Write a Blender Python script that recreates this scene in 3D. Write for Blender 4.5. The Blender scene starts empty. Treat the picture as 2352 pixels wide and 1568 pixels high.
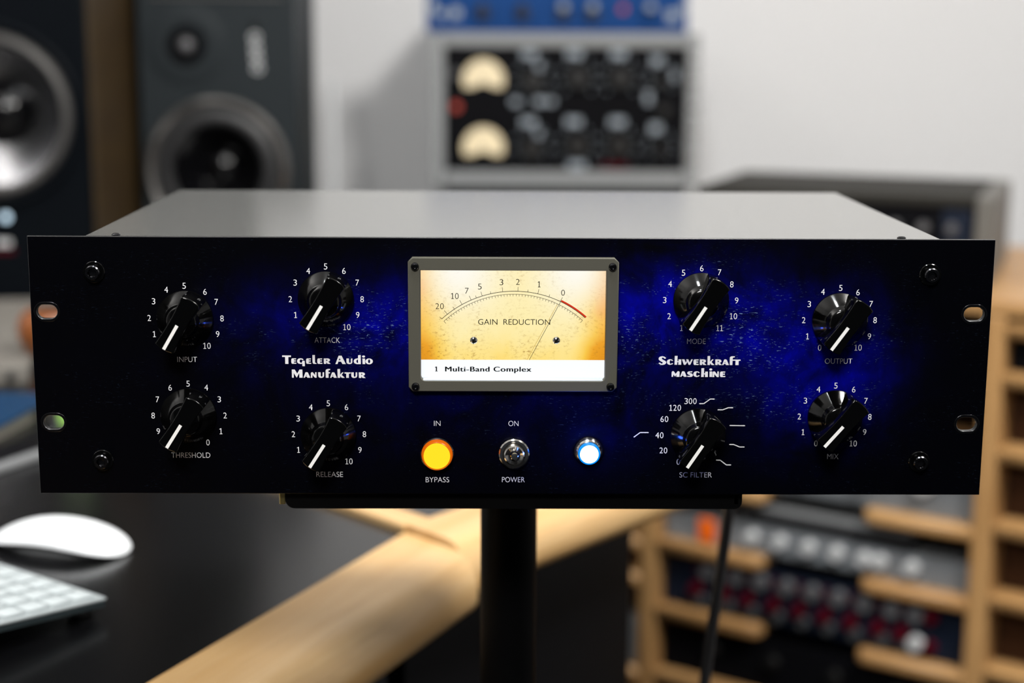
import bpy, bmesh, math, random
from mathutils import Vector, Matrix
random.seed(7)
SC = bpy.context.scene
COL = SC.collection
ZB = 0.90                                   # height of the rack unit's underside above the floor
R = math.radians

# ------------------------------------------------------------------ camera
cam = bpy.data.cameras.new('camera')
cam.sensor_width = 36.0
cam.lens = 55.04
cam.clip_start = 0.02
cam.dof.use_dof = True
cam.dof.focus_distance = 0.785
cam.dof.aperture_fstop = 4.2
cam_ob = bpy.data.objects.new('camera', cam)
COL.objects.link(cam_ob)
right = Vector((0.99988, -0.01312, 0.00567)).normalized()
fwd = Vector((0.01396, 0.98190, -0.18879)).normalized()
up = right.cross(fwd).normalized()
right = fwd.cross(up).normalized()
cam_ob.matrix_world = Matrix(((right.x, up.x, -fwd.x, -0.0114),
                              (right.y, up.y, -fwd.y, -0.7751),
                              (right.z, up.z, -fwd.z, 0.2289 + ZB),
                              (0, 0, 0, 1)))
SC.camera = cam_ob

# ------------------------------------------------------------------ world, lights, exposure
world = bpy.data.worlds.new('world')
SC.world = world
world.use_nodes = True
wb = world.node_tree.nodes['Background']
wb.inputs[0].default_value = (0.80, 0.88, 1.0, 1)
wb.inputs[1].default_value = 0.04


def area(name, loc, target, sx, sy, power, color=(1, 1, 1)):
    l = bpy.data.lights.new(name, 'AREA')
    l.shape = 'RECTANGLE'
    l.size, l.size_y, l.energy, l.color = sx, sy, power, color
    o = bpy.data.objects.new(name, l)
    COL.objects.link(o)
    o.location = loc
    o.rotation_euler = (Vector(target) - Vector(loc)).to_track_quat('-Z', 'Y').to_euler()
    return o


area('window_daylight', (-0.26, -1.75, 2.34), (0, 0.0, 0.95), 0.50, 0.40, 40, (1, 0.98, 0.95))
area('ceiling_lamp', (1.05, -0.10, 2.55), (0.2, 2.0, 0.75), 0.35, 0.35, 66, (1, 0.97, 0.93))
area('ceiling_spot', (-0.17, -0.28, 2.64), (-0.17, 0.10, 0), 0.18, 0.34, 20, (0.94, 0.98, 1))
area('ceiling_fill', (-1.75, 0.8, 1.95), (-1.6, 0.8, 2.7), 0.4, 0.4, 60, (1, 0.97, 0.93))  # added fill aimed upward to brighten the ceiling; no lamp known there

vs = SC.view_settings
vs.view_transform = 'Standard'
vs.look = 'None'
vs.gamma = 1
vs.use_curve_mapping = False
vs.exposure = 0.0


# ------------------------------------------------------------------ materials
def mat(name, color, rough=0.5, metal=0.0, spec=0.5, emit=None, strength=0.0, coat=0.0):
    m = bpy.data.materials.new(name)
    m.use_nodes = True
    b = m.node_tree.nodes['Principled BSDF']
    b.inputs['Base Color'].default_value = (*color, 1)
    b.inputs['Roughness'].default_value = rough
    b.inputs['Metallic'].default_value = metal
    b.inputs['Specular IOR Level'].default_value = spec
    b.inputs['Coat Weight'].default_value = coat
    if emit:
        b.inputs['Emission Color'].default_value = (*emit, 1)
        b.inputs['Emission Strength'].default_value = strength
    return m


class NT:
    """Small node-graph helper."""
    def __init__(self, m):
        self.t = m.node_tree
        self.b = self.t.nodes.get('Principled BSDF')

    def n(self, typ, **kw):
        x = self.t.nodes.new(typ)
        for k, v in kw.items():
            setattr(x, k, v)
        return x

    def l(self, a, b):
        self.t.links.new(a, b)

    def val(self, sock, v):
        if isinstance(v, (int, float)):
            sock.default_value = v
        elif isinstance(v, tuple):
            sock.default_value = v
        else:
            self.l(v, sock)

    def math(self, op, a, b=0.0, clamp=False):
        x = self.n('ShaderNodeMath', operation=op, use_clamp=clamp)
        self.val(x.inputs[0], a)
        self.val(x.inputs[1], b)
        return x.outputs[0]

    def mix(self, f, a, b, blend='MIX'):
        x = self.n('ShaderNodeMix', data_type='RGBA', blend_type=blend)
        self.val(x.inputs[0], f)
        self.val(x.inputs[6], a)
        self.val(x.inputs[7], b)
        return x.outputs[2]

    def coords(self, scale=(1, 1, 1), loc=(0, 0, 0)):
        tc = self.n('ShaderNodeTexCoord')
        mp = self.n('ShaderNodeMapping')
        mp.inputs['Scale'].default_value = scale
        mp.inputs['Location'].default_value = loc
        self.l(tc.outputs['Object'], mp.inputs['Vector'])
        return mp.outputs[0]

    def noise(self, vec, scale, detail=4, rough=0.55, dist=0.0):
        x = self.n('ShaderNodeTexNoise')
        self.l(vec, x.inputs['Vector'])
        x.inputs['Scale'].default_value = scale
        x.inputs['Detail'].default_value = detail
        x.inputs['Roughness'].default_value = rough
        x.inputs['Distortion'].default_value = dist
        return x.outputs['Fac']

    def ramp(self, f, stops):
        x = self.n('ShaderNodeValToRGB')
        self.l(f, x.inputs[0])
        e = x.color_ramp.elements
        e[0].position, e[0].color = stops[0][0], stops[0][1]
        e[1].position, e[1].color = stops[-1][0], stops[-1][1]
        for p, c in stops[1:-1]:
            y = e.new(p)
            y.color = c
        return x.outputs[0]

    def rng(self, f, a, b, c=0.0, d=1.0, smooth=False):
        x = self.n('ShaderNodeMapRange')
        x.interpolation_type = 'SMOOTHSTEP' if smooth else 'LINEAR'
        self.val(x.inputs[0], f)
        for i, v in enumerate((a, b, c, d)):
            x.inputs[1 + i].default_value = v
        return x.outputs[0]

    def bump(self, h, strength, dist):
        x = self.n('ShaderNodeBump')
        x.inputs['Strength'].default_value = strength
        x.inputs['Distance'].default_value = dist
        self.l(h, x.inputs['Height'])
        self.l(x.outputs[0], self.b.inputs['Normal'])


def g4(r, g, b):
    return (r, g, b, 1)


def wood(name, ca, cb, rough=0.4, sc=1.0, coat=0.0):
    m = mat(name, ca, rough, coat=coat)
    t = NT(m)
    v = t.coords((1.6 * sc, 22 * sc, 22 * sc))
    f = t.noise(v, 1.6, 5, 0.6, 0.6)
    v2 = t.coords((4 * sc, 90 * sc, 90 * sc))
    f2 = t.noise(v2, 2.0, 3, 0.6)
    c = t.mix(t.rng(f, 0.3, 0.7), g4(*ca), g4(*cb))
    c = t.mix(t.rng(f2, 0.55, 0.8, 0, 0.35), c, g4(cb[0] * 0.6, cb[1] * 0.55, cb[2] * 0.5))
    t.l(c, t.b.inputs['Base Color'])
    return m


M = {}
M['black'] = mat('black_metal', (0.0018, 0.0018, 0.002), 0.45, spec=0.07)
M['knob'] = mat('gloss_black_plastic', (0.0008, 0.0008, 0.0008), 0.11, spec=0.40)
M['white_print'] = mat('white_print', (0.92, 0.92, 0.95), 0.6, spec=0.2)
M['white_line'] = mat('white_inlay', (0.95, 0.95, 0.93), 0.5, spec=0.2)
M['steel_dark'] = mat('dark_steel', (0.06, 0.06, 0.065), 0.22, 1.0)
M['chrome'] = mat('chrome', (0.62, 0.60, 0.56), 0.13, 1.0)
M['bezel'] = mat('olive_grey_bezel', (0.085, 0.082, 0.064), 0.5, spec=0.3)
M['ink'] = mat('black_ink', (0.004, 0.004, 0.004), 0.8, spec=0.0)
M['ink_brown'] = mat('brown_ink', (0.10, 0.05, 0.01), 0.8, spec=0.0)
M['red_print'] = mat('red_print', (0.0, 0.0, 0.0), 0.8, spec=0.0, emit=(0.66, 0.035, 0.012), strength=1.0)
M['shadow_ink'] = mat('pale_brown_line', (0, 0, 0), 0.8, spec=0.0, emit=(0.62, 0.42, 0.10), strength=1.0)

# chassis: dark powder coat
m = M['powder'] = mat('grey_powder_coat', (0.05, 0.05, 0.048), 0.14, spec=1.0)
t = NT(m)
v = t.coords((1, 1, 1))
t.bump(t.noise(v, 1400, 2, 0.5), 0.06, 0.0004)
t.l(t.mix(t.rng(t.noise(v, 2200, 1), 0.62, 0.72), g4(0.115, 0.115, 0.110), g4(0.21, 0.21, 0.20)), t.b.inputs['Base Color'])

# front panel: printed blue artwork with pale flecks on black
m = M['panel'] = mat('blue_black_print', (0, 0, 0.05), 0.42, spec=0.06)
t = NT(m)
tc = t.n('ShaderNodeTexCoord')
sp = t.n('ShaderNodeSeparateXYZ')
t.l(tc.outputs['Object'], sp.inputs[0])
X = t.math('MULTIPLY', sp.outputs['X'], 1000)
Z = t.math('MULTIPLY', sp.outputs['Z'], 1000)


def blob(cx, cz, rx, rz, amp):
    dx = t.math('DIVIDE', t.math('SUBTRACT', X, cx), rx)
    dz = t.math('DIVIDE', t.math('SUBTRACT', Z, cz), rz)
    r2 = t.math('ADD', t.math('MULTIPLY', dx, dx), t.math('MULTIPLY', dz, dz))
    return t.math('MULTIPLY', t.math('EXPONENT', t.math('MULTIPLY', r2, -1.0)), amp)


art = t.math('ADD', blob(88, 90, 46, 25, 0.82), blob(156, 66, 30, 30, 0.60))
art = t.math('ADD', art, blob(-66, 88, 34, 20, 0.62))
art = t.math('ADD', art, blob(5, 60, 110, 34, 0.13))
art = t.math('ADD', art, blob(-118, 88, 26, 20, 0.20))
vv = t.coords((1, 1, 1))
cloud = t.noise(vv, 26, 5, 0.62, 0.8)
cloud2 = t.noise(t.coords((1.0, 1, 0.55)), 95, 4, 0.6, 0.4)
tone = t.math('MULTIPLY', art, t.rng(cloud, 0.32, 0.66, 0.12, 1.30))
tone = t.math('POWER', t.math('MULTIPLY', tone, t.rng(cloud2, 0.30, 0.65, 0.50, 1.15)), 1.25)
base = t.mix(tone, g4(0.0002, 0.0003, 0.0012), g4(0.0006, 0.0010, 0.40))
fl = t.noise(t.coords((420, 1, 1700)), 1.0, 2, 0.55, 0.5)
fl2 = t.noise(t.coords((22, 1, 55), (3, 0, 1)), 1.0, 3, 0.6)
fl3 = t.noise(t.coords((1100, 1, 1900), (9, 0, 4)), 1.0, 1, 0.5)
fleck = t.math('MULTIPLY', t.rng(fl, 0.625, 0.72), t.rng(fl2, 0.46, 0.66))
fleck = t.math('MULTIPLY', fleck, t.rng(art, 0.06, 0.50, 0.03, 1.0))
fleck2 = t.math('MULTIPLY', t.rng(fl3, 0.77, 0.82), t.rng(art, 0.0, 0.3, 0.10, 0.6))
fleck = t.math('MAXIMUM', fleck, fleck2)
t.l(t.mix(t.math('MULTIPLY', fleck, 0.8), base, g4(0.26, 0.40, 0.72)), t.b.inputs['Base Color'])

# meter screen (backlit display showing an aged parchment dial)
m = M['dial'] = bpy.data.materials.new('lit_dial')
m.use_nodes = True
t = NT(m)
for nd in list(t.t.nodes):
    t.t.nodes.remove(nd)
tc = t.n('ShaderNodeTexCoord')
sp = t.n('ShaderNodeSeparateXYZ')
t.l(tc.outputs['Object'], sp.inputs[0])
X = t.math('MULTIPLY', sp.outputs['X'], 1000)
Z = t.math('MULTIPLY', sp.outputs['Z'], 1000)
ax = t.math('ABSOLUTE', X)
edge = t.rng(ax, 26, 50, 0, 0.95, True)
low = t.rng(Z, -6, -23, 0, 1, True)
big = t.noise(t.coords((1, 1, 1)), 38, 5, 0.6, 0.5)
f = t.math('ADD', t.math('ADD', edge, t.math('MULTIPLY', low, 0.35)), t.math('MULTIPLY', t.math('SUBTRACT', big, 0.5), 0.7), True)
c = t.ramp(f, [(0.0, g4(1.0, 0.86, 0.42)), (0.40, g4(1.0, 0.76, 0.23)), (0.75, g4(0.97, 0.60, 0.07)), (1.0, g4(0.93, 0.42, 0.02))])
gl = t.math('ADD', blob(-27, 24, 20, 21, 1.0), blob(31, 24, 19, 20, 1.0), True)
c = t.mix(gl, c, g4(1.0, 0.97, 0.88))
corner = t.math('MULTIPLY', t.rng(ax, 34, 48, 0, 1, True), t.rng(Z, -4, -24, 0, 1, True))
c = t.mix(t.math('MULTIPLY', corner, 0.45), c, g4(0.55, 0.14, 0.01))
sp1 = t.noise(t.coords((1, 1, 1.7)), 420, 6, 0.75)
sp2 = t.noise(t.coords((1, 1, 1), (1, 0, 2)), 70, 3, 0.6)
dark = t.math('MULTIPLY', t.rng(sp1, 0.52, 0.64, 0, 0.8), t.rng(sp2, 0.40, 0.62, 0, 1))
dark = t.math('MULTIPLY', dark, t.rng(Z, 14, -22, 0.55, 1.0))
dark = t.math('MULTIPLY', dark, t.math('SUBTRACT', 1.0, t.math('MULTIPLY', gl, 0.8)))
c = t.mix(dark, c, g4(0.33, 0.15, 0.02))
em = t.n('ShaderNodeEmission')
t.l(c, em.inputs[0])
em.inputs[1].default_value = 1.0
out = t.n('ShaderNodeOutputMaterial')
t.l(em.outputs[0], out.inputs[0])

M['strip'] = mat('lit_white_strip', (0.1, 0.1, 0.1), 0.5, spec=0.1, emit=(0.90, 0.94, 0.98), strength=0.98)
M['amber'] = mat('lit_amber', (0.1, 0.05, 0), 0.4, spec=0.2, emit=(1.0, 0.74, 0.018), strength=1.0)
M['amber_rim'] = mat('lit_orange_rim', (0.15, 0.03, 0), 0.25, spec=0.5, emit=(1.0, 0.17, 0.004), strength=0.55)
M['blue_led'] = mat('lit_blue_white', (0.1, 0.1, 0.1), 0.4, spec=0.2, emit=(0.55, 0.72, 1.0), strength=2.2)
M['blue_rim'] = mat('lit_blue_rim', (0, 0.02, 0.1), 0.4, spec=0.2, emit=(0.0, 0.26, 1.0), strength=1.1)
M['desk'] = mat('black_laminate', (0.003, 0.003, 0.0035), 0.20, spec=0.85)
M['beech'] = wood('varnished_beech', (0.72, 0.49, 0.24), (0.58, 0.33, 0.12), 0.30, 1.0, 0.15)
M['ply'] = wood('plywood', (0.45, 0.26, 0.105), (0.33, 0.172, 0.062), 0.40)
M['inside_shade'] = mat('shaded_inside_brown', (0.035, 0.012, 0.003), 0.6, spec=0.2)  # brown darkened to carry the shade inside the cabinet bays
M['cabinet_dark'] = mat('charcoal_cabinet', (0.016, 0.020, 0.0225), 0.5, spec=0.12)
M['cabinet_black'] = mat('black_cabinet', (0.0025, 0.0035, 0.005), 0.5, spec=0.04)
M['rubber'] = mat('rubber', (0.012, 0.012, 0.013), 0.45)
M['cone'] = mat('black_cone', (0.002, 0.002, 0.0025), 0.17, spec=0.4)
M['dark_alu'] = mat('dark_metal_cone', (0.30, 0.30, 0.31), 0.20, 1.0)
M['alu'] = mat('aluminium', (0.55, 0.55, 0.55), 0.28, 1.0)
M['ring_gloss'] = mat('gloss_grey_ring', (0.16, 0.155, 0.15), 0.3, 0.8)
M['white_plastic'] = mat('white_plastic', (0.70, 0.72, 0.74), 0.35)
M['key'] = mat('white_key', (0.60, 0.65, 0.66), 0.5)
M['kbd_frame'] = mat('silver_frame', (0.55, 0.60, 0.61), 0.45, 0.3)
M['kbd_side'] = mat('teal_grey_side', (0.03, 0.045, 0.05), 0.4)
M['case_grey'] = mat('light_grey_case', (0.24, 0.25, 0.255), 0.5, spec=0.3)
M['case_dark'] = mat('dark_grey_case', (0.024, 0.023, 0.020), 0.55, spec=0.04)
M['case_mid'] = mat('grey_metal_post', (0.11, 0.105, 0.095), 0.5, spec=0.3)
M['gear_black'] = mat('gear_black', (0.0040, 0.0040, 0.0050), 0.45, spec=0.04)
M['gear_blue'] = mat('gear_blue', (0.0004, 0.036, 0.155), 0.45, spec=0.15)
M['gear_navy'] = mat('gear_navy', (0.005, 0.009, 0.020), 0.5, spec=0.2)
M['gear_silver'] = mat('gear_silver', (0.20, 0.215, 0.23), 0.4, 0.3)
M['gear_grey'] = mat('gear_grey', (0.16, 0.165, 0.17), 0.45)
M['pale_knob'] = mat('pale_grey_knob', (0.45, 0.46, 0.465), 0.4)
M['grey_knob'] = mat('grey_knob', (0.085, 0.085, 0.09), 0.4)
M['red_knob'] = mat('dark_red_cap', (0.060, 0.0012, 0.006), 0.4, spec=0.1)
M['dark_knob'] = mat('black_gear_knob', (0.005, 0.005, 0.005), 0.4)
M['gear_trim'] = mat('dark_grey_knob', (0.045, 0.047, 0.05), 0.45)
M['mark'] = mat('pale_blue_grey_print', (0.26, 0.30, 0.34), 0.6)
M['vu'] = mat('lit_cream_window', (0.1, 0.1, 0.1), 0.4, emit=(1.0, 0.80, 0.46), strength=0.84)
M['orange'] = mat('orange_plastic', (0.80, 0.13, 0.004), 0.4)
M['red_led'] = mat('lit_red_lamp', (0.2, 0.02, 0.02), 0.3, emit=(0.55, 0.10, 0.06), strength=0.5)
M['led_white'] = mat('lit_pale_lamp', (0.1, 0.1, 0.1), 0.3, emit=(0.55, 0.75, 0.9), strength=1.6)
M['unseen_board'] = mat('unseen_board_black', (0.006, 0.006, 0.006), 0.9, spec=0.03)  # black of the unseen board that darkens the desk's reflection
M['walnut'] = wood('walnut_veneer', (0.042, 0.024, 0.005), (0.03, 0.016, 0.0035), 0.5)
M['grey_tube'] = mat('pale_grey_tube', (0.42, 0.43, 0.44), 0.4)
M['paper'] = mat('pale_grey_paper', (0.135, 0.125, 0.11), 0.7)
M['brown_gloss'] = mat('brown_lacquer', (0.20, 0.055, 0.006), 0.3)
M['blue_cover'] = mat('blue_cover', (0.004, 0.028, 0.075), 0.5, spec=0.2)
M['lime'] = mat('lime_plastic', (0.50, 0.95, 0.20), 0.5)
M['brass'] = mat('brass', (0.45, 0.38, 0.16), 0.35, 1.0)
M['anodised'] = mat('black_anodised_edge', (0.03, 0.03, 0.03), 0.3, spec=0.6)
M['ledge'] = mat('pale_acrylic', (0.55, 0.62, 0.68), 0.35)
M['carpet'] = mat('dark_carpet', (0.012, 0.012, 0.013), 0.95, spec=0.1)
M['ceiling'] = mat('ceiling_paint', (0.75, 0.75, 0.75), 0.9)
m = M['wall'] = mat('white_wall_paint', (0.66, 0.66, 0.665), 0.9, spec=0.2)
t = NT(m)
t.bump(t.noise(t.coords((1, 1, 1)), 180, 3), 0.08, 0.002)


# ------------------------------------------------------------------ geometry helpers
class MB:
    """Collects shapes in one bmesh, then becomes one mesh object."""
    def __init__(self):
        self.bm = bmesh.new()

    def box(self, x0, x1, y0, y1, z0, z1, bevel=0.0, seg=2):
        r = bmesh.ops.create_cube(self.bm, size=1.0)
        for v in r['verts']:
            v.co = Vector(((x0 + x1) / 2 + v.co.x * (x1 - x0), (y0 + y1) / 2 + v.co.y * (y1 - y0), (z0 + z1) / 2 + v.co.z * (z1 - z0)))
        if bevel > 0:
            es = list({e for v in r['verts'] for e in v.link_edges})
            bmesh.ops.bevel(self.bm, geom=es, offset=bevel, segments=seg, affect='EDGES', profile=0.5)
        return self

    def lathe(self, prof, o=(0, 0, 0), axis='-Y', n=40, rf=None):
        """prof = [(radius, height)...]; the axis runs from o along +Z or -Y. rf(i, angle, radius) may vary the radius."""
        rings = []
        o = Vector(o)
        for i, (r, h) in enumerate(prof):
            ring = []
            if r < 1e-7:
                ring = [self.bm.verts.new(self._ax(o, 0, 0, h, axis))]
            else:
                for k in range(n):
                    a = 2 * math.pi * k / n
                    rr = rf(i, a, r) if rf else r
                    ring.append(self.bm.verts.new(self._ax(o, rr * math.cos(a), rr * math.sin(a), h, axis)))
            rings.append(ring)
        for A, B in zip(rings, rings[1:]):
            for k in range(n):
                k2 = (k + 1) % n
                if len(A) == 1 and len(B) == 1:
                    break
                if len(A) == 1:
                    self.bm.faces.new((A[0], B[k2], B[k]))
                elif len(B) == 1:
                    self.bm.faces.new((A[k], A[k2], B[0]))
                else:
                    self.bm.faces.new((A[k], A[k2], B[k2], B[k]))
        if len(rings[0]) > 1:
            self.bm.faces.new(rings[0])
        if len(rings[-1]) > 1:
            self.bm.faces.new(rings[-1])
        return self

    @staticmethod
    def _ax(o, a, b, h, axis):
        if axis == '-Y':
            return o + Vector((a, -h, b))
        if axis == '+Y':
            return o + Vector((a, h, b))
        return o + Vector((a, b, h))

    def prism(self, loops, y0, y1, plane='XZ', bevel=0.0):
        """Flat outlines with holes given as loops of (a, b), extruded from y0 to y1."""
        cu = bpy.data.curves.new('tmp', 'CURVE')
        cu.dimensions = '2D'
        cu.fill_mode = 'BOTH'
        cu.extrude = max(abs(y1 - y0) / 2 - bevel, 1e-6)
        cu.bevel_depth = bevel
        cu.bevel_resolution = 1
        if bevel:
            cu.offset = -bevel
        for lp in loops:
            s = cu.splines.new('POLY')
            s.points.add(len(lp) - 1)
            for p, (a, b) in zip(s.points, lp):
                p.co = (a * 1000, b * 1000, 0, 1)
            s.use_cyclic_u = True
        cu.extrude *= 1000
        cu.bevel_depth *= 1000
        cu.offset *= 1000
        ob = bpy.data.objects.new('tmp', cu)
        me = bpy.data.meshes.new_from_object(ob)
        ym = (y0 + y1) / 2
        for v in me.vertices:
            x, y, z = v.co.x / 1000, v.co.y / 1000, v.co.z / 1000
            v.co = (x, ym - z, y) if plane == 'XZ' else (x, y, ym + z)
        self.bm.from_mesh(me)
        bpy.data.meshes.remove(me)
        bpy.data.objects.remove(ob)
        bpy.data.curves.remove(cu)
        return self

    def tube(self, pts, r, n=12):
        pts = [Vector(p) for p in pts]
        rings = []
        for i, p in enumerate(pts):
            d = (pts[min(i + 1, len(pts) - 1)] - pts[max(i - 1, 0)]).normalized()
            a = d.orthogonal().normalized() if i == 0 else (pa - d * pa.dot(d)).normalized()
            pa = a
            b = d.cross(a)
            rings.append([self.bm.verts.new(p + (a * math.cos(2 * math.pi * k / n) + b * math.sin(2 * math.pi * k / n)) * r) for k in range(n)])
        for A, B in zip(rings, rings[1:]):
            for k in range(n):
                self.bm.faces.new((A[k], A[(k + 1) % n], B[(k + 1) % n], B[k]))
        self.bm.faces.new(rings[0])
        self.bm.faces.new(rings[-1])
        return self

    def quadstrip(self, a, b, w, y0, y1):
        """A straight line from a to b (x, z), w wide, between depths y0 and y1."""
        d = Vector((b[0] - a[0], b[1] - a[1]))
        d.normalize()
        nx, nz = -d.y * w / 2, d.x * w / 2
        lp = [(a[0] + nx, a[1] + nz), (b[0] + nx, b[1] + nz), (b[0] - nx, b[1] - nz), (a[0] - nx, a[1] - nz)]
        vs = [self.bm.verts.new((x, y, z)) for y in (y0, y1) for x, z in lp]
        for q in ((0, 1, 2, 3), (7, 6, 5, 4), (0, 4, 5, 1), (1, 5, 6, 2), (2, 6, 7, 3), (3, 7, 4, 0)):
            self.bm.faces.new([vs[i] for i in q])
        return self

    def text(self, s, cx, cz, h, w=None, y=-0.0001, weight=0.0, sx=0.92, foot=True, spacing=1.0):
        """Lettering h tall (capital height) centred on (cx, cz), facing -Y; w forces the width."""
        cu = bpy.data.curves.new('tmp', 'FONT')
        cu.body = s
        cu.size = 100
        cu.offset = weight
        cu.space_character = spacing
        cu.extrude = 0.0
        cu.fill_mode = 'FRONT'
        cu.resolution_u = 6
        ob = bpy.data.objects.new('tmp', cu)
        me = bpy.data.meshes.new_from_object(ob)
        xs = [v.co.x for v in me.vertices]
        k = h / CAP
        x0, x1 = min(xs), max(xs)
        kx = (w / (x1 - x0)) if w else k * sx
        for v in me.vertices:
            v.co = (cx + (v.co.x - (x0 + x1) / 2) * kx, y, cz + v.co.y * k - h / 2)
        self.bm.from_mesh(me)
        bpy.data.meshes.remove(me)
        bpy.data.objects.remove(ob)
        bpy.data.curves.remove(cu)
        return self

    def number(self, s, cx, cz, h, y=-0.0001, weight=-0.6, sx=0.92):
        """A numeral whose 1 stands on a foot."""
        W = {'1': 0.50, '4': 0.66}
        wid = [W.get(c, 0.62) * h * sx for c in s]
        gap = 0.16 * h
        tot = sum(wid) + gap * (len(s) - 1)
        x = cx - tot / 2
        for c, w_ in zip(s, wid):
            if c == '1':
                st = 0.125 * h
                xm = x + w_ / 2
                lp = [(xm - st / 2, cz - h / 2), (xm + st / 2, cz - h / 2), (xm + st / 2, cz + h / 2), (xm - st * 0.2, cz + h / 2),
                      (xm - 0.25 * h, cz + h * 0.38), (xm - 0.25 * h, cz + h * 0.27), (xm - st / 2, cz + h * 0.345)]
                self.flat(lp, y)
                self.flat([(xm - 0.22 * h, cz - h / 2), (xm + 0.22 * h, cz - h / 2), (xm + 0.22 * h, cz - h * 0.40), (xm - 0.22 * h, cz - h * 0.40)], y - 0.00001)
            else:
                self.text(c, x + w_ / 2, cz, h, w_, y, weight)
            x += w_ + gap
        return self

    def flat(self, lp, y):
        self.bm.faces.new([self.bm.verts.new((a, y, b)) for a, b in lp])
        return self

    def build(self, name, material, parent=None, smooth=False, loc=(0, 0, 0), rot=(0, 0, 0), recalc=True):
        if recalc:
            bmesh.ops.recalc_face_normals(self.bm, faces=self.bm.faces)
        me = bpy.data.meshes.new(name)
        self.bm.to_mesh(me)
        self.bm.free()
        if smooth:
            me.shade_smooth()
            try:
                me.set_sharp_from_angle(angle=R(38))
            except Exception:
                pass
        me.materials.append(material)
        o = bpy.data.objects.new(name, me)
        COL.objects.link(o)
        o.location = loc
        o.rotation_euler = rot
        if parent is not None:
            o.parent = parent
        return o


_c = bpy.data.curves.new('tmp', 'FONT')
_c.body = 'H'
_c.size = 100
_o = bpy.data.objects.new('tmp', _c)
_m = bpy.data.meshes.new_from_object(_o)
CAP = max(v.co.y for v in _m.vertices)
bpy.data.meshes.remove(_m)
bpy.data.objects.remove(_o)
bpy.data.curves.remove(_c)


def tag(o, label=None, cat=None, group=None, kind=None):
    if label:
        o['label'] = label
    if cat:
        o['category'] = cat
    if group:
        o['group'] = group
    if kind:
        o['kind'] = kind
    return o


def empty(name, loc, rz=0.0, parent=None):
    o = bpy.data.objects.new(name, None)
    o.empty_display_size = 0.02
    COL.objects.link(o)
    o.location = loc
    o.rotation_euler = (0, 0, rz)
    if parent is not None:
        o.parent = parent
    return o


def copy_tree(o, parent=None):
    c = o.copy()
    COL.objects.link(c)
    c.parent = parent
    for ch in [x for x in COL.objects if x.parent == o]:
        copy_tree(ch, c)
    return c


def arc(cx, cz, r, a0, a1, n):
    return [(cx + r * math.cos(R(a0 + (a1 - a0) * i / n)), cz + r * math.sin(R(a0 + (a1 - a0) * i / n))) for i in range(n + 1)]


def rrect(x0, x1, z0, z1, r, n=6):
    return (arc(x1 - r, z1 - r, r, 0, 90, n) + arc(x0 + r, z1 - r, r, 90, 180, n) + arc(x0 + r, z0 + r, r, 180, 270, n) + arc(x1 - r, z0 + r, r, 270, 360, n))


def ell(cx, cz, rx, rz, n=24):
    return [(cx + rx * math.cos(2 * math.pi * i / n), cz + rz * math.sin(2 * math.pi * i / n)) for i in range(n)]


mm = 0.001

# ------------------------------------------------------------------ the room
st = lambda o: tag(o, kind='structure')
st(MB().box(-2.6, 2.6, 2.76, 2.86, 0, 2.7).build('wall_back', M['wall']))
st(MB().box(-2.7, -2.6, -2.6, 2.86, 0, 2.7).build('wall_left', M['wall']))
st(MB().box(2.6, 2.7, -2.6, 2.86, 0, 2.7).build('wall_right', M['wall']))
st(MB().box(-2.7, 2.7, -2.6, 2.86, -0.08, 0).build('floor', M['carpet']))
st(MB().box(-2.7, 2.7, -2.6, 2.86, 2.7, 2.8).build('ceiling', M['ceiling']))

# ------------------------------------------------------------------ desk with wooden rails
desk = tag(empty('corner_desk', (0, 0, 0)), 'black-topped corner desk edged with thick rounded pale wooden rails', 'desk')
DZ = ZB - 0.15
top_poly = [(-1.30, -0.36), (-0.438, -0.36), (-0.077, 0.404), (-0.0755, 0.4031), (0.21, 0.745), (-0.02, 1.55), (-0.04, 2.02), (-1.30, 2.02)]
MB().prism([top_poly], DZ - 0.030, DZ, 'XY').build('desktop', M['desk'], desk)


def rail(name, ox, oy, ang, x0, x1, w, th, k0, k1, dz=0.0):
    """Rounded wooden nosing along local x, its inner edge at y = 0, outer edge at y = -w; k shears the ends into a mitre."""
    prof = [(0, 0), (-w + 0.026, 0)]
    prof += [(-w + 0.026 + 0.026 * math.cos(R(a)), -0.026 + 0.026 * math.sin(R(a))) for a in range(105, 181, 15)]
    prof += [(-w + 0.014 + 0.014 * math.cos(R(a)), -th + 0.014 + 0.014 * math.sin(R(a))) for a in range(180, 271, 22)]
    prof += [(0, -th)]
    b = MB()
    A = [b.bm.verts.new((x0 + k0 * y, y, z)) for y, z in prof]
    B = [b.bm.verts.new((x1 + k1 * y, y, z)) for y, z in prof]
    for i in range(len(prof)):
        j = (i + 1) % len(prof)
        b.bm.faces.new((A[i], A[j], B[j], B[i]))
    b.bm.faces.new(A)
    b.bm.faces.new(B)
    return b.build(name, M['beech'], desk, True, (ox, oy, DZ + dz), (0, 0, R(ang)))


rail('wooden_rail', -0.0772, 0.4036, 64.7, -0.86, 0.0, 0.078, 0.046, 0, 0.398)
rail('wooden_rail', -0.0755, 0.4031, 50.0, 0.0, 0.56, 0.069, 0.046, 0.123, 0, 0.006)
b = MB().box(0.0, 0.36, -0.029, 0.0, -0.004, 0.0062, 0.002)
b.build('wooden_divider', M['beech'], desk, False, (-0.0790, 0.4020, DZ), (0, 0, R(133)))
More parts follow.
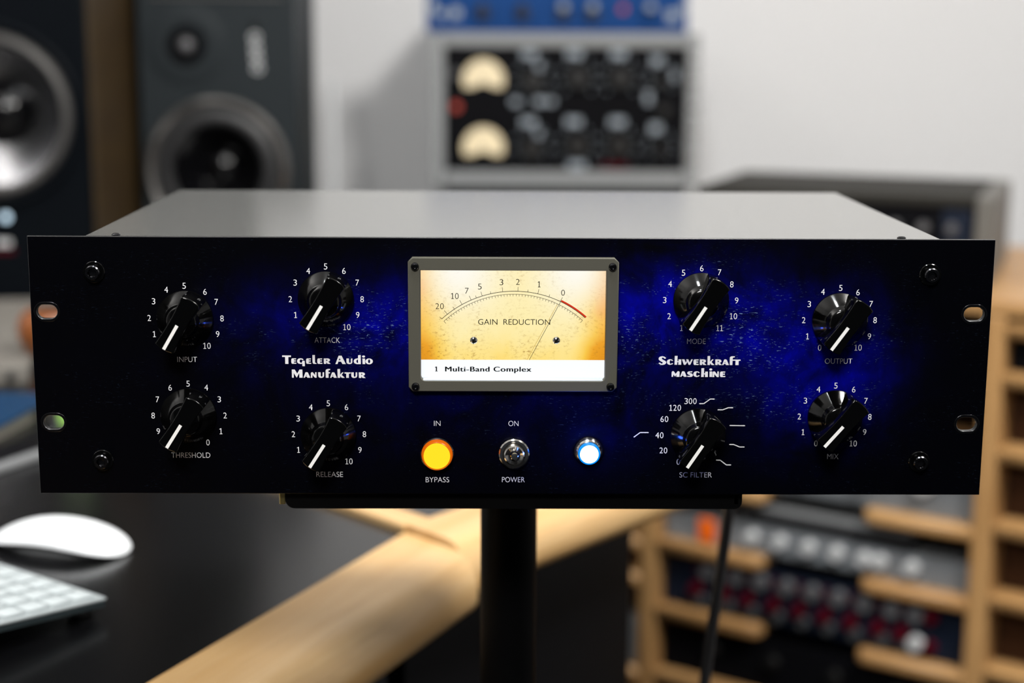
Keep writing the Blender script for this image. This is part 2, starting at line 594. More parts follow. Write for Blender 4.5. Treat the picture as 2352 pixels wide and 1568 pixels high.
# black boards under the desk
MB().box(-0.82, -0.03, 0.02, 0.04, -DZ + 0.001, -0.031).build('underdesk_dark_board', M['desk'], desk, loc=(-0.0772, 0.4036, DZ), rot=(0, 0, R(64.7)))  # added black board in place of the shade under the desk
MB().box(-0.01, 0.30, -0.005, 0.015, -DZ + 0.001, -0.047).build('underdesk_dark_board', M['desk'], desk, loc=(-0.0755, 0.4031, DZ), rot=(0, 0, R(50)))
MB().box(-1.26, -1.20, -0.30, 1.95, 0.001, DZ - 0.03).build('side_panel', M['desk'], desk)

# ------------------------------------------------------------------ stand
stand = tag(empty('equipment_stand', (0, 0.12, 0)), 'black pole stand with flat top plate holding up the blue-black rack unit', 'stand')
b = MB().prism([rrect(-0.117, 0.1195, -0.0093, 0.012, 0.006)[0:0] or
                [(-0.117, -0.0002), (0.1195, -0.0002), (0.1195, -0.0040)] + arc(0.1155, -0.0053, 0.004, 0, -90, 5) + arc(-0.112, -0.0043, 0.005, 270, 180, 6)], 0.0, 0.22)
b.build('top_plate', M['black'], stand, loc=(0, -0.115, ZB))
MB().lathe([(0.0168, 0.02), (0.0168, ZB - 0.0095)], n=40, axis='Z').build('pole', M['black'], stand, True)
MB().lathe([(0.20, 0.001), (0.20, 0.012), (0.19, 0.018), (0.03, 0.022), (0.03, 0.06), (0.02, 0.065)], n=48, axis='Z').build('base', M['black'], stand, True)
for x in (-0.1185, 0.1165):
    MB().box(x - 0.0016, x + 0.0016, -0.115, -0.10, ZB - 0.0072, ZB - 0.0004, 0.0006).build('side_clip', M['brass'], stand)

# ------------------------------------------------------------------ the rack unit
unit = tag(empty('rack_compressor', (0, 0, ZB)), 'blue-black rack-mount compressor with lit amber gain reduction meter, on the pole stand', 'audio compressor')
W2, HH = 0.2413, 0.1323
PT = 0.0032                                  # faceplate thickness
slots = [(-233.2, 94.3), (232.7, 94.6), (-232.6, 37.4), (232.4, 37.5)]
plate_out = [(-W2, 0.0), (W2, 0.0), (W2, HH), (-W2, HH)]
holes = []
for sx_, sz_ in slots:
    a, r = 1.6 * mm, 3.5 * mm
    x, z = sx_ * mm, sz_ * mm
    holes.append(arc(x + a, z, r, -90, 90, 10) + arc(x - a, z, r, 90, 270, 10))
win = (-46.6, 46.6, 60.2, 116.2)
holes.append([(win[0] * mm, win[2] * mm), (win[1] * mm, win[2] * mm), (win[1] * mm, win[3] * mm), (win[0] * mm, win[3] * mm)])
plate = MB().prism([plate_out] + holes, 0.0, PT, bevel=0.0005).build('faceplate', M['panel'], unit)
plate.data.materials.append(M['anodised'])    # bare edges and back; the print is on the front only
for p_ in plate.data.polygons:
    p_.material_index = 0 if p_.normal.y < -0.9 else 1
for sx_, sz_ in slots:                       # dark steel rims round the mounting slots
    o_ = arc(sx_ * mm + 1.6 * mm, sz_ * mm, 5.0 * mm, -90, 90, 12) + arc(sx_ * mm - 1.6 * mm, sz_ * mm, 5.0 * mm, 90, 270, 12)
    i_ = arc(sx_ * mm + 1.6 * mm, sz_ * mm, 3.75 * mm, -90, 90, 12) + arc(sx_ * mm - 1.6 * mm, sz_ * mm, 3.75 * mm, 90, 270, 12)
    b = MB().prism([o_, i_], -0.00012, 0.0004, bevel=0.0001)
    b.build('slot_rim', M['steel_dark'], unit)

MB().box(-0.2144, 0.2155, PT + 0.0004, 0.2510, 0.0002, 0.1285).build('chassis', M['powder'], unit)
b = MB().box(-0.2146, 0.2157, PT + 0.0010, 0.2512, 0.1286, 0.1318, 0.0006)
b.build('top_cover', M['powder'], unit)
for x in (-0.199, 0.196):
    MB().lathe([(0.0022, 0), (0.0022, 0.0006), (0.0015, 0.0011), (0, 0.0012)], (x, 0.0080, 0.1318), 'Z', 20).build('cover_screw', M['steel_dark'], unit, True)

KN = {
    'INPUT': ((-164.2, 91.4), [('1', -180.0, 83.1), ('2', -182.3, 91.3), ('3', -179.8, 99.8), ('4', -173.3, 105.7), ('5', -164.3, 107.7), ('6', -154.0, 104.7), ('7', -148.5, 99.6), ('8', -145.9, 91.2), ('9', -148.3, 83.2), ('10', -153.8, 77.2)], 239.5),
    'ATTACK': ((-93.6, 101.4), [('1', -109.0, 93.1), ('2', -111.5, 101.1), ('3', -108.9, 109.5), ('4', -102.3, 115.4), ('5', -93.6, 117.7), ('6', -84.5, 115.5), ('7', -77.9, 109.6), ('8', -75.6, 101.2), ('9', -77.9, 93.2), ('10', -83.4, 87.0)], 238.5),
    'THRESHOLD': ((-164.1, 41.4), [('9', -179.9, 32.9), ('8', -182.2, 41.1), ('7', -179.7, 49.5), ('6', -173.1, 55.6), ('5', -164.0, 57.7), ('4', -154.9, 55.7), ('3', -148.5, 49.6), ('2', -145.8, 41.2), ('1', -148.1, 33.0), ('0', -154.9, 27.1)], 237.5),
    'RELEASE': ((-93.5, 31.5), [('1', -108.9, 23.3), ('2', -111.4, 31.5), ('3', -108.8, 39.7), ('4', -102.3, 45.6), ('5', -93.4, 47.7), ('6', -84.2, 45.7), ('7', -77.9, 39.8), ('8', -75.3, 31.6), ('9', -77.7, 23.3), ('10', -83.3, 17.3)], 237.5),
    'MODE': ((94.3, 101.4), [('1', 85.1, 87.1), ('2', 78.6, 93.1), ('3', 76.2, 101.3), ('4', 78.7, 109.5), ('5', 85.3, 115.2), ('6', 94.4, 117.5), ('7', 103.4, 115.5), ('8', 109.7, 109.4), ('9', 112.4, 101.2), ('10', 111.1, 93.2), ('11', 104.3, 87.1)], 237.5),
    'OUTPUT': ((164.6, 91.4), [('0', 155.3, 77.2), ('1', 148.9, 83.0), ('2', 146.6, 91.3), ('3', 149.1, 99.5), ('4', 155.7, 105.8), ('5', 164.6, 107.8), ('6', 173.4, 105.6), ('7', 180.3, 99.7), ('8', 182.7, 91.4), ('9', 180.2, 83.1), ('10', 174.8, 77.3)], 235.0),
    'MIX': ((164.4, 41.4), [('0', 155.5, 27.3), ('1', 148.7, 33.2), ('2', 146.4, 41.4), ('3', 149.2, 49.7), ('4', 155.6, 55.6), ('5', 164.4, 57.6), ('6', 173.6, 55.6), ('7', 180.1, 49.7), ('8', 182.5, 41.3), ('9', 180.2, 33.3), ('10', 174.7, 27.3)], 229.5),
    'SC FILTER': ((94.7, 31.6), [('0', 85.2, 17.4), ('20', 77.4, 23.4), ('40', 75.2, 31.4), ('60', 77.5, 39.9), ('120', 82.9, 45.8), ('300', 90.6, 49.3)], 237.0),
}
CAPT = [('INPUT', -164.0, 70.2, 9.9), ('THRESHOLD', -163.8, 20.4, 19.7), ('ATTACK', -93.4, 80.3, 12.7), ('RELEASE', -93.3, 10.4, 13.6),
        ('MODE', 92.7, 80.3, 9.4), ('SC FILTER', 94.3, 10.5, 16.6), ('OUTPUT', 165.2, 70.3, 13.9), ('MIX', 164.5, 20.4, 5.8),
        ('IN', -38.2, 37.4, 3.3), ('BYPASS', -38.2, 7.7, 12.0), ('ON', 0.6, 37.4, 5.1), ('POWER', 0.7, 7.8, 11.6)]
for name, cx, cz, w in CAPT:
    MB().text(name, cx * mm, cz * mm, 2.75 * mm, w * mm, weight=-1.3).build('caption', M['white_print'], unit, recalc=False)

PH = 21.0                                     # how far a knob stands out


def knob_meshes():
    sk = MB().lathe([(14.0 * mm, 0.3 * mm), (14.0 * mm, 2.1 * mm), (13.6 * mm, 2.6 * mm), (11.2 * mm, 5.4 * mm), (8.9 * mm, 8.2 * mm), (8.3 * mm, 8.7 * mm), (7.6 * mm, 11.6 * mm), (6.6 * mm, 12.4 * mm), (0, 12.6 * mm)], n=64)
    # bar grip along local x, slightly waisted, with rounded ends
    L, w0, w1 = 14.3 * mm, 4.3 * mm, 5.2 * mm
    side = []
    for i in range(13):
        x = -L * 0.93 + 2 * L * 0.93 * i / 12
        side.append((x, w0 + (w1 - w0) * (x / L) ** 2))
    endR = [(L * 0.97, w1 * 0.72), (L, w1 * 0.36), (L * 1.008, 0), (L, -w1 * 0.36), (L * 0.97, -w1 * 0.72)]
    lp = side + endR + [(x, -z) for x, z in reversed(side)] + [(-x, z) for x, z in reversed(endR)]
    gr = MB().prism([lp], -PH * mm, -3.0 * mm, bevel=0.45 * mm)
    ln = MB().box(0.2 * mm, 13.9 * mm, -(PH + 0.10) * mm, -(PH - 0.3) * mm, -0.80 * mm, 0.80 * mm, 0.0)
    return sk, gr, ln


first = None
for name, ((cx, cz), nums, ang) in KN.items():
    b = MB()
    for s, x, z in nums:
        b.number(s, x * mm, z * mm, 3.05 * mm)
    b.build('scale_numerals', M['white_print'], unit, recalc=False)
    if first is None:
        sk, gr, ln = knob_meshes()
        first = gr.build('knob', M['knob'], unit)
        sko = sk.build('skirt', M['knob'], first, True)
        lno = ln.build('pointer_line', M['white_line'], first)
        tag(lno, 'white pointer line')
        k = first
    else:
        k = copy_tree(first, unit)
    k.location = (cx * mm, 0, cz * mm)
    k.rotation_euler = (0, -R(ang), 0)

b = MB()
for pl in [[(95.1, 48.0), (97.4, 48.0), (100.6, 50.4), (102.8, 50.4)], [(104.6, 44.8), (107.1, 44.8), (110.0, 45.9), (112.4, 45.9)],
           [(111.0, 36.6), (118.8, 36.5)], [(111.1, 26.6), (113.3, 26.6), (116.5, 25.3), (118.9, 25.3)],
           [(104.6, 18.3), (106.7, 18.3), (109.9, 15.8), (112.3, 15.8)], [(62.1, 30.3), (65.3, 32.8), (69.6, 32.8)]]:
    for p, q in zip(pl, pl[1:]):
        b.quadstrip((p[0] * mm, p[1] * mm), (q[0] * mm, q[1] * mm), 0.42 * mm, -0.00012, -0.00002)
b.build('filter_curve_marks', M['white_print'], unit)

# display lettering of the two name lines, outline by outline
GL = {
    'T': [[(82, 62), (292, 62), (290, 98), (228, 98), (228, 262), (153, 262), (152, 98), (84, 98)]],
    'e': [[(318, 130), (412, 130), (408, 155), (358, 155), (358, 178), (405, 178), (402, 206), (358, 206), (358, 232), (418, 236), (412, 258), (318, 258), (302, 246), (296, 215), (296, 170), (303, 143)]],
    'g': [[(585, 160), (570, 143), (545, 132), (510, 128), (470, 134), (440, 160), (430, 195), (440, 232), (470, 254), (520, 262), (553, 252), (555, 315), (615, 315), (612, 188), (553, 188), (553, 208), (543, 230), (520, 238), (500, 222), (492, 195), (498, 168), (518, 155), (545, 160), (570, 174)]],
    'l': [[(795, 50), (855, 50), (855, 222), (862, 236), (892, 246), (890, 260), (825, 260), (803, 246), (797, 210)]],
    'r': [[(1060, 130), (1160, 130), (1195, 142), (1210, 168), (1200, 192), (1165, 205), (1222, 258), (1150, 258), (1118, 215), (1118, 258), (1062, 258)], [(1119, 155), (1140, 160), (1147, 175), (1138, 190), (1119, 195)]],
    'A': [[(1412, 65), (1482, 65), (1580, 262), (1500, 262), (1468, 205), (1405, 205), (1385, 262), (1333, 262)], [(1436, 118), (1457, 172), (1412, 172)]],
    'u': [[(1595, 130), (1655, 130), (1655, 212), (1664, 231), (1678, 236), (1692, 228), (1697, 210), (1700, 130), (1735, 130), (1733, 222), (1716, 250), (1680, 262), (1640, 261), (1610, 247), (1597, 218)]],
    'd': [[(1870, 52), (1932, 50), (1935, 262), (1840, 262), (1790, 246), (1764, 208), (1770, 168), (1800, 140), (1845, 128), (1870, 128)], [(1868, 150), (1848, 154), (1832, 177), (1830, 205), (1842, 230), (1868, 240)]],
    'i': [[(1972, 130), (2035, 130), (2036, 262), (1974, 262)], ell(2000, 82, 36, 25)],
    'o': [ell(2130, 196, 88, 68), ell(2130, 194, 25, 46)],
    'M': [[(305, 395), (372, 395), (430, 490), (485, 395), (552, 395), (555, 590), (480, 590), (480, 480), (417, 588), (350, 480), (348, 590), (306, 590)]],
    'a': [[(622, 462), (650, 456), (682, 464), (738, 590), (668, 590), (655, 562), (618, 562), (610, 590), (576, 590)], [(642, 512), (655, 542), (630, 542)]],
    'n': [[(750, 478), (762, 463), (795, 458), (852, 530), (852, 460), (885, 460), (885, 590), (845, 590), (788, 522), (788, 590), (750, 590)]],
    'f': [[(1102, 590), (1100, 425), (1112, 394), (1150, 380), (1210, 380), (1205, 408), (1178, 408), (1168, 420), (1168, 458), (1205, 458), (1202, 485), (1168, 485), (1168, 590)]],
    'k': [[(1380, 382), (1442, 380), (1442, 515), (1490, 460), (1525, 460), (1478, 520), (1550, 590), (1480, 590), (1442, 545), (1442, 590), (1382, 590)]],
    't': [[(1545, 460), (1690, 460), (1685, 490), (1648, 490), (1648, 590), (1585, 590), (1585, 490), (1548, 490)]],
    'S': [[(338, 135), (300, 158), (275, 130), (245, 122), (226, 138), (232, 160), (262, 182), (310, 205), (336, 232), (340, 265), (312, 298), (255, 314), (198, 308), (145, 270), (180, 250), (207, 275), (235, 282), (256, 268), (252, 248), (215, 225), (168, 196), (148, 165), (156, 125), (190, 98), (240, 90), (290, 98)]],
    'c': [[(520, 203), (485, 210), (465, 190), (445, 190), (431, 213), (428, 245), (438, 276), (463, 288), (490, 266), (520, 275), (495, 298), (440, 312), (388, 298), (360, 262), (358, 222), (380, 182), (430, 165), (487, 174)]],
    'h': [[(558, 80), (628, 78), (625, 213), (655, 213), (655, 168), (722, 168), (725, 305), (652, 305), (652, 240), (622, 240), (622, 305), (555, 305)]],
    'w': [[(745, 168), (808, 168), (838, 250), (862, 210), (850, 168), (905, 168), (938, 252), (980, 168), (1018, 168), (962, 298), (940, 312), (912, 306), (882, 235), (845, 300), (820, 312), (792, 303)]],
    'm': [[(490, 510), (496, 488), (515, 478), (545, 482), (590, 548), (640, 482), (668, 478), (690, 494), (690, 620), (612, 620), (612, 560), (580, 618), (535, 560), (528, 620), (490, 620)]],
    's': [[(1015, 480), (1010, 507), (952, 505), (946, 518), (985, 530), (1022, 552), (1030, 590), (1005, 618), (960, 625), (890, 622), (888, 595), (952, 598), (960, 582), (912, 562), (886, 535), (892, 502), (925, 482)]],
    'F': [[(1960, 312), (1958, 130), (1972, 98), (2008, 86), (2085, 88), (2080, 115), (2045, 116), (2034, 130), (2030, 172), (2235, 172), (2230, 200), (2185, 200), (2185, 312), (2105, 312), (2105, 200), (2030, 200), (2028, 312)]],
}


def glyph(loops, key, x0, y0, x1, y1):
    src = GL[key]
    xs = [p[0] for lp in src for p in lp]
    ys = [p[1] for lp in src for p in lp]
    a0, a1, b0, b1 = min(xs), max(xs), min(ys), max(ys)
    for lp in src:
        loops.append([(x0 + (x - a0) / (a1 - a0) * (x1 - x0), y0 + (y - b0) / (b1 - b0) * (y1 - y0)) for x, y in lp])


def logo(items, X0, Z0, X1, Z1, wpx, hpx):
    b = MB()
    for key, x0, y0, x1, y1 in items:
        lps = []
        glyph(lps, key, x0, y0, x1, y1)
        b.prism([[((X0 + (X1 - X0) * x / wpx) * mm, (Z0 + (Z1 - Z0) * y / hpx) * mm) for x, y in lp] for lp in lps], -0.00012, -0.00001)
    b.build('name_lettering', M['white_print'], unit)


logo([('T', 82, 62, 292, 262), ('e', 296, 130, 418, 258), ('g', 430, 128, 615, 315), ('e', 645, 130, 767, 258), ('l', 795, 50, 892, 260),
      ('e', 908, 130, 1032, 258), ('r', 1060, 130, 1222, 258), ('A', 1333, 65, 1580, 262), ('u', 1595, 130, 1737, 262), ('d', 1764, 50, 1935, 262),
      ('i', 1964, 57, 2036, 262), ('o', 2042, 128, 2218, 266),
      ('M', 303, 395, 555, 590), ('a', 576, 458, 738, 590), ('n', 750, 458, 885, 590), ('u', 922, 460, 1064, 592), ('f', 1100, 380, 1210, 590),
      ('a', 1203, 458, 1364, 590), ('k', 1380, 380, 1550, 590), ('t', 1545, 460, 1690, 590), ('u', 1703, 460, 1845, 592), ('r', 1882, 460, 2042, 592)],
     -118.0, 73.7, -67.7, 58.2, 2352, 716)
logo([('S', 145, 90, 342, 314), ('c', 358, 165, 520, 312), ('h', 555, 78, 725, 308), ('w', 742, 168, 1018, 312), ('e', 1035, 168, 1172, 312),
      ('r', 1195, 168, 1367, 312), ('k', 1390, 80, 1572, 312), ('r', 1590, 168, 1762, 312), ('a', 1765, 165, 1940, 312), ('F', 1957, 85, 2235, 312),
      ('m', 488, 476, 690, 622), ('a', 705, 476, 875, 620), ('s', 884, 478, 1031, 625), ('c', 1040, 476, 1205, 626), ('h', 1240, 395, 1412, 624),
      ('i', 1443, 402, 1520, 622), ('n', 1530, 478, 1690, 626), ('e', 1718, 482, 1860, 625)],
     70.9, 74.3, 117.8, 58.7, 2352, 784)

# ---- meter
meter = MB()
bo = [(-52.4 + 2.2, 54.9), (52.6 - 2.2, 54.9), (52.6, 54.9 + 2.2), (52.6, 122.9 - 2.2), (52.6 - 2.2, 122.9), (-52.4 + 2.2, 122.9), (-52.4, 122.9 - 2.2), (-52.4, 54.9 + 2.2)]
bi = [(-46.2, 116.5), (46.6, 116.5)] + arc(46.6 - 2.2, 60.5 + 2.2, 2.2, 0, -90, 5) + arc(-46.2 + 2.2, 60.5 + 2.2, 2.2, 270, 180, 5)
bez = MB().prism([[(x * mm, z * mm) for x, z in bo], [(x * mm, z * mm) for x, z in bi]], -0.0042, -0.0001, bevel=0.0004).build('meter_bezel', M['bezel'], unit)
for x, z in [(-48.9, 118.5), (49.4, 118.6), (-48.9, 57.5), (49.3, 57.6)]:
    MB().lathe([(2.0 * mm, 0), (2.0 * mm, 0.9 * mm), (1.6 * mm, 1.5 * mm), (1.0 * mm, 1.65 * mm), (0.9 * mm, 0.7 * mm), (0, 0.6 * mm)], (x * mm, -0.0042, z * mm), n=24).build('bezel_screw', M['steel_dark'], bez, True)
YS = 0.0030                                   # the screen lies behind the faceplate's front
fc = MB()
fc.bm.faces.new([fc.bm.verts.new(p) for p in ((-0.0475, 0, -0.0230), (0.0480, 0, -0.0230), (0.0480, 0, 0.0245), (-0.0475, 0, 0.0245))])
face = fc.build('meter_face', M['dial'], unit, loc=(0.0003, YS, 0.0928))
MB().box(-0.0475, 0.0480, YS - 0.0004, YS + 0.002, 0.0575, 0.0698).build('display_strip', M['strip'], unit)
MB().box(-0.0462, 0.0466, -0.0040, YS - 0.0005, 0.0598, 0.0608).build('window_ledge', M['ledge'], unit)
b = MB()
yl = YS - 0.00015
ocx, ocz, orr = 0.81, 50.98, 54.09
icx, icz, irr = 0.56, 51.77, 51.77


def pol(cx, cz, r, a):
    return ((cx + r * math.sin(R(a))) * mm, (cz + r * math.cos(R(a))) * mm)


def ringarc(b, cx, cz, r0, r1, a0, a1, n, y):
    for i in range(n):
        p, q = a0 + (a1 - a0) * i / n, a0 + (a1 - a0) * (i + 1) / n
        b.flat([pol(cx, cz, r0, p), pol(cx, cz, r0, q), pol(cx, cz, r1, q), pol(cx, cz, r1, p)], y)


ringarc(b, ocx, ocz, orr - 0.14, orr + 0.14, -42.7, 25.4, 60, yl)
ringarc(b, ocx, ocz, orr - 0.14, orr + 0.14, 25.4, 41.4, 16, yl)
ringarc(b, icx, icz, irr - 0.10, irr + 0.10, -43.0, 42.0, 70, yl)
for a, ln_ in [(-42.7, 1.5), (-38.7, 2.5), (-34.0, 1.4), (-29.2, 2.5), (-23.8, 2.4), (-20.8, 1.3), (-17.5, 2.3), (-12.7, 1.2), (-6.3, 2.3), (1.8, 2.2), (7.0, 1.2), (12.5, 2.4), (18.7, 1.3), (25.3, 2.4)]:
    p, q = pol(ocx, ocz, orr, a), pol(ocx, ocz, orr + ln_, a)
    b.quadstrip(p, q, 0.20 * mm, yl - 0.00003, yl)
for i in range(51):
    a = -43.0 + 85.0 * i / 50
    p, q = pol(icx, icz, irr, a), pol(icx, icz, irr - (1.5 if i % 50 == 0 else 1.05), a)
    b.quadstrip(p, q, 0.18 * mm, yl - 0.00003, yl)
for s, x, z in [('20', -36.9, 97.3), ('10', -29.2, 102.5), ('7', -23.2, 105.2), ('5', -16.7, 107.4), ('3', -5.8, 109.6), ('2', 2.4, 109.8), ('1', 13.2, 108.6), ('0', 25.2, 104.4)]:
    b.number(s, x * mm, z * mm, 3.0 * mm, y=yl, weight=-0.9, sx=1.0)
b.text('GAIN  REDUCTION', 0.7 * mm, 89.35 * mm, 2.85 * mm, 36.4 * mm, y=yl, weight=-0.4)
b.build('scale_print', M['ink'], face, loc=(-0.0003, -YS, -0.0928), recalc=False)
b = MB()
ringarc(b, ocx, ocz, orr + 0.15, orr + 0.95, 25.5, 41.5, 24, yl)
b.build('red_zone', M['red_print'], face, loc=(-0.0003, -YS, -0.0928), recalc=False)
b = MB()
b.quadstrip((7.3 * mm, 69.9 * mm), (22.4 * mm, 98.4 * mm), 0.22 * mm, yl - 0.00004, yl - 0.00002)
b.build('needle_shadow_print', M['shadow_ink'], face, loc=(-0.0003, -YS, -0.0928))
b = MB()
b.quadstrip((8.5 * mm, 69.9 * mm), (24.0 * mm, 99.8 * mm), 0.20 * mm, yl - 0.0003, yl - 0.00015)
tag(b.build('meter_needle', M['ink'], unit), 'thin black needle')
for x, z in [(-19.7, 79.9), (22.1, 80.0)]:
    b = MB().lathe([(1.9 * mm, 0), (1.85 * mm, 0.5 * mm), (1.3 * mm, 1.0 * mm), (0.6 * mm, 1.2 * mm), (0, 1.25 * mm)], (0, 0, 0), n=28)
    sc_ = b.build('dial_screw', M['chrome'], unit, True, (x * mm, YS - 0.0002, z * mm))
    a = R(82 if x < 0 else 58)
    MB().quadstrip((-1.7 * mm * math.cos(a), -1.7 * mm * math.sin(a)), (1.7 * mm * math.cos(a), 1.7 * mm * math.sin(a)), 0.42 * mm, -0.00135, -0.0002).build('screw_slot', M['ink'], sc_)
b = MB()
for d_ in (-0.14, 0.0, 0.14):                 # heavy wide lettering
    b.number('1', (-38.6 + d_) * mm, 65.1 * mm, 2.5 * mm, y=YS - 0.0006)
    b.text('Multi-Band Complex', (-12.3 + d_) * mm, 65.1 * mm, 2.5 * mm, 43.6 * mm, y=YS - 0.0006 - 0.00001 * (d_ > 0), weight=0, spacing=1.08)
b.build('display_text', M['ink'], unit, recalc=False)

# ---- push button, power switch, indicator lamp
bt = MB().lathe([(8.0 * mm, 0), (8.0 * mm, 1.2 * mm), (7.7 * mm, 1.8 * mm), (7.5 * mm, 4.2 * mm), (7.1 * mm, 4.7 * mm), (6.9 * mm, 4.3 * mm), (0, 4.3 * mm)], n=48).build('bypass_button', M['amber_rim'], unit, True, (-38.3 * mm, 0, 21.3 * mm))
MB().lathe([(6.75 * mm, 4.35 * mm), (6.6 * mm, 4.8 * mm), (0, 4.9 * mm)], n=48).build('lit_face', M['amber'], bt, True)
tag(bt, 'glowing amber push button')
MB().lathe([(8.6 * mm, 0), (8.6 * mm, 0.8 * mm), (8.1 * mm, 1.2 * mm)], n=48).build('button_ring', M['steel_dark'], bt, True)


def knurl(i, a, r):
    return r * (1 + 0.02 * (1 if int(a / (2 * math.pi) * 120 + 0.5) % 2 else -1)) if i in (1, 2) else r


sw = MB().lathe([(7.6 * mm, 0), (7.8 * mm, 0.4 * mm), (7.8 * mm, 2.6 * mm), (7.2 * mm, 3.2 * mm), (5.9 * mm, 3.3 * mm), (5.6 * mm, 2.7 * mm), (5.3 * mm, 3.3 * mm), (5.2 * mm, 5.6 * mm), (4.6 * mm, 6.1 * mm), (3.6 * mm, 5.6 * mm), (2.6 * mm, 5.0 * mm), (0, 5.0 * mm)], n=120, rf=knurl).build('power_switch', M['chrome'], unit, True, (1.0 * mm, 0, 22.0 * mm))
lv = MB().lathe([(1.3 * mm, 4.6 * mm), (1.5 * mm, 8.0 * mm), (2.2 * mm, 13.0 * mm), (2.7 * mm, 16.0 * mm), (2.5 * mm, 17.6 * mm), (1.6 * mm, 18.7 * mm), (0, 19.0 * mm)], n=28).build('toggle_lever', M['chrome'], sw, True, (0, 0, 0.0), (R(-9), 0, 0))
lp = MB().lathe([(7.6 * mm, 0), (7.6 * mm, 0.7 * mm), (7.3 * mm, 1.2 * mm), (5.9 * mm, 3.4 * mm), (5.7 * mm, 3.5 * mm), (0, 3.5 * mm)], n=48).build('indicator_lamp', M['chrome'], unit, True, (39.1 * mm, 0, 22.9 * mm))
MB().lathe([(5.6 * mm, 3.7 * mm), (5.6 * mm, 5.6 * mm), (5.0 * mm, 6.3 * mm), (4.7 * mm, 6.35 * mm), (0, 6.35 * mm)], n=48).build('lens_rim', M['blue_rim'], lp, True)
tag(MB().lathe([(4.75 * mm, 6.38 * mm), (3.6 * mm, 6.9 * mm), (0, 7.1 * mm)], n=48).build('lens', M['blue_led'], lp, True), 'glowing blue-white lens')
pl_ = bpy.data.lights.new('indicator_glow', 'POINT')
pl_.energy, pl_.color, pl_.shadow_soft_size = 0.045, (0.03, 0.10, 1.0), 0.004
plo = bpy.data.objects.new('indicator_glow', pl_)
COL.objects.link(plo)
plo.location = (39.1 * mm, -0.0110, 22.9 * mm + ZB)

# ---- hex socket screws
for x, z in [(-208.8, 114.5), (209.2, 114.7), (-208.6, 17.7), (208.9, 17.8)]:
    s = MB().lathe([(3.7 * mm, 0.7 * mm), (3.8 * mm, 1.2 * mm), (3.8 * mm, 4.2 * mm), (3.3 * mm, 4.8 * mm), (2.2 * mm, 4.8 * mm), (2.0 * mm, 4.4 * mm), (2.0 * mm, 2.4 * mm), (0, 2.2 * mm)], n=36,
                   rf=lambda i, a, r: r / math.cos((a % (math.pi / 3)) - math.pi / 6) * 0.93 if i in (5, 6) else r).build('panel_screw', M['steel_dark'], unit, True, (x * mm, 0, z * mm))
    MB().lathe([(3.9 * mm, 0.05 * mm), (5.5 * mm, 0.05 * mm), (5.5 * mm, 0.6 * mm), (5.2 * mm, 0.9 * mm), (3.9 * mm, 0.95 * mm)], n=40).build('washer', M['knob'], s, True)

# ------------------------------------------------------------------ mains cable
pts = [(0.161, 0.262, 0.985), (0.161, 0.275, 0.965), (0.1635, 0.281, 0.93), (0.1625, 0.281, 0.88), (0.1595, 0.281, 0.84), (0.1550, 0.28, 0.79), (0.1495, 0.278, 0.74), (0.1435, 0.275, 0.69),
       (0.1370, 0.272, 0.60), (0.14, 0.27, 0.40), (0.16, 0.28, 0.20), (0.19, 0.30, 0.03), (0.22, 0.36, 0.006), (0.32, 0.5, 0.006)]
sm = []
for i in range(len(pts) - 1):
    p0, p1, p2, p3 = [Vector(pts[max(0, min(len(pts) - 1, i + k))]) for k in (-1, 0, 1, 2)]
    for s_ in range(6):
        u = s_ / 6
        sm.append(0.5 * ((2 * p1) + (p2 - p0) * u + (2 * p0 - 5 * p1 + 4 * p2 - p3) * u * u + (3 * p1 - p0 - 3 * p2 + p3) * u ** 3))
tag(MB().tube(sm, 0.0040, 14).build('power_cable', M['rubber'], None, True), 'black mains cable hanging down behind the blue-black rack unit', 'cable')

# ------------------------------------------------------------------ mouse
mouse = tag(empty('computer_mouse', (-0.3365, 0.3640, DZ), R(161.5)), 'smooth white arched computer mouse lying on the black desk', 'mouse')
b = MB()
NU, NV = 40, 24
L2, HW = 0.057, 0.0285
rows = []
for i in range(NU + 1):
    u = -math.cos(math.pi * i / NU)
    hw = HW * max(0.0, (1 - abs(u) ** 3.2)) ** 0.45
    e = 0.0015 + 0.0085 * (1 - u * u) ** 0.9
    tp = e + 0.0125 * (1 - u * u) ** 0.55
    row = []
    for j in range(NV + 1):
        v = -math.cos(math.pi * j / NV)
        row.append(b.bm.verts.new((u * L2, v * hw, e + (tp - e) * max(0.0, 1 - v * v) ** 0.6)))
    rows.append(row)
for A, B in zip(rows, rows[1:]):
    for j in range(NV):
        b.bm.faces.new((A[j], B[j], B[j + 1], A[j + 1]))
for A, B in zip(rows, rows[1:]):
    try:
        b.bm.faces.new((A[0], A[NV], B[NV], B[0]))
    except ValueError:
        pass
bmesh.ops.remove_doubles(b.bm, verts=b.bm.verts, dist=1e-5)
b.build('shell', M['white_plastic'], mouse, True)
b = MB().prism([[(0.90 * L2 * math.cos(2 * math.pi * i / 40), 0.021 * math.sin(2 * math.pi * i / 40)) for i in range(40)]], 0.0002, 0.0042, 'XY')
tag(b.build('base', M['gear_grey'], mouse), 'dark grey underside')

# ------------------------------------------------------------------ keyboard
kb = empty('computer_keyboard', (-0.2660, 0.2200, DZ + 0.0135), R(143.0))
tag(kb, 'slim white-keyed computer keyboard lying on the black desk beyond the wooden rail', 'keyboard')
kb.rotation_mode = 'XYZ'
inner = math.asin(0.0105 / 0.118)
kb.rotation_euler = (inner, 0, R(143.0))
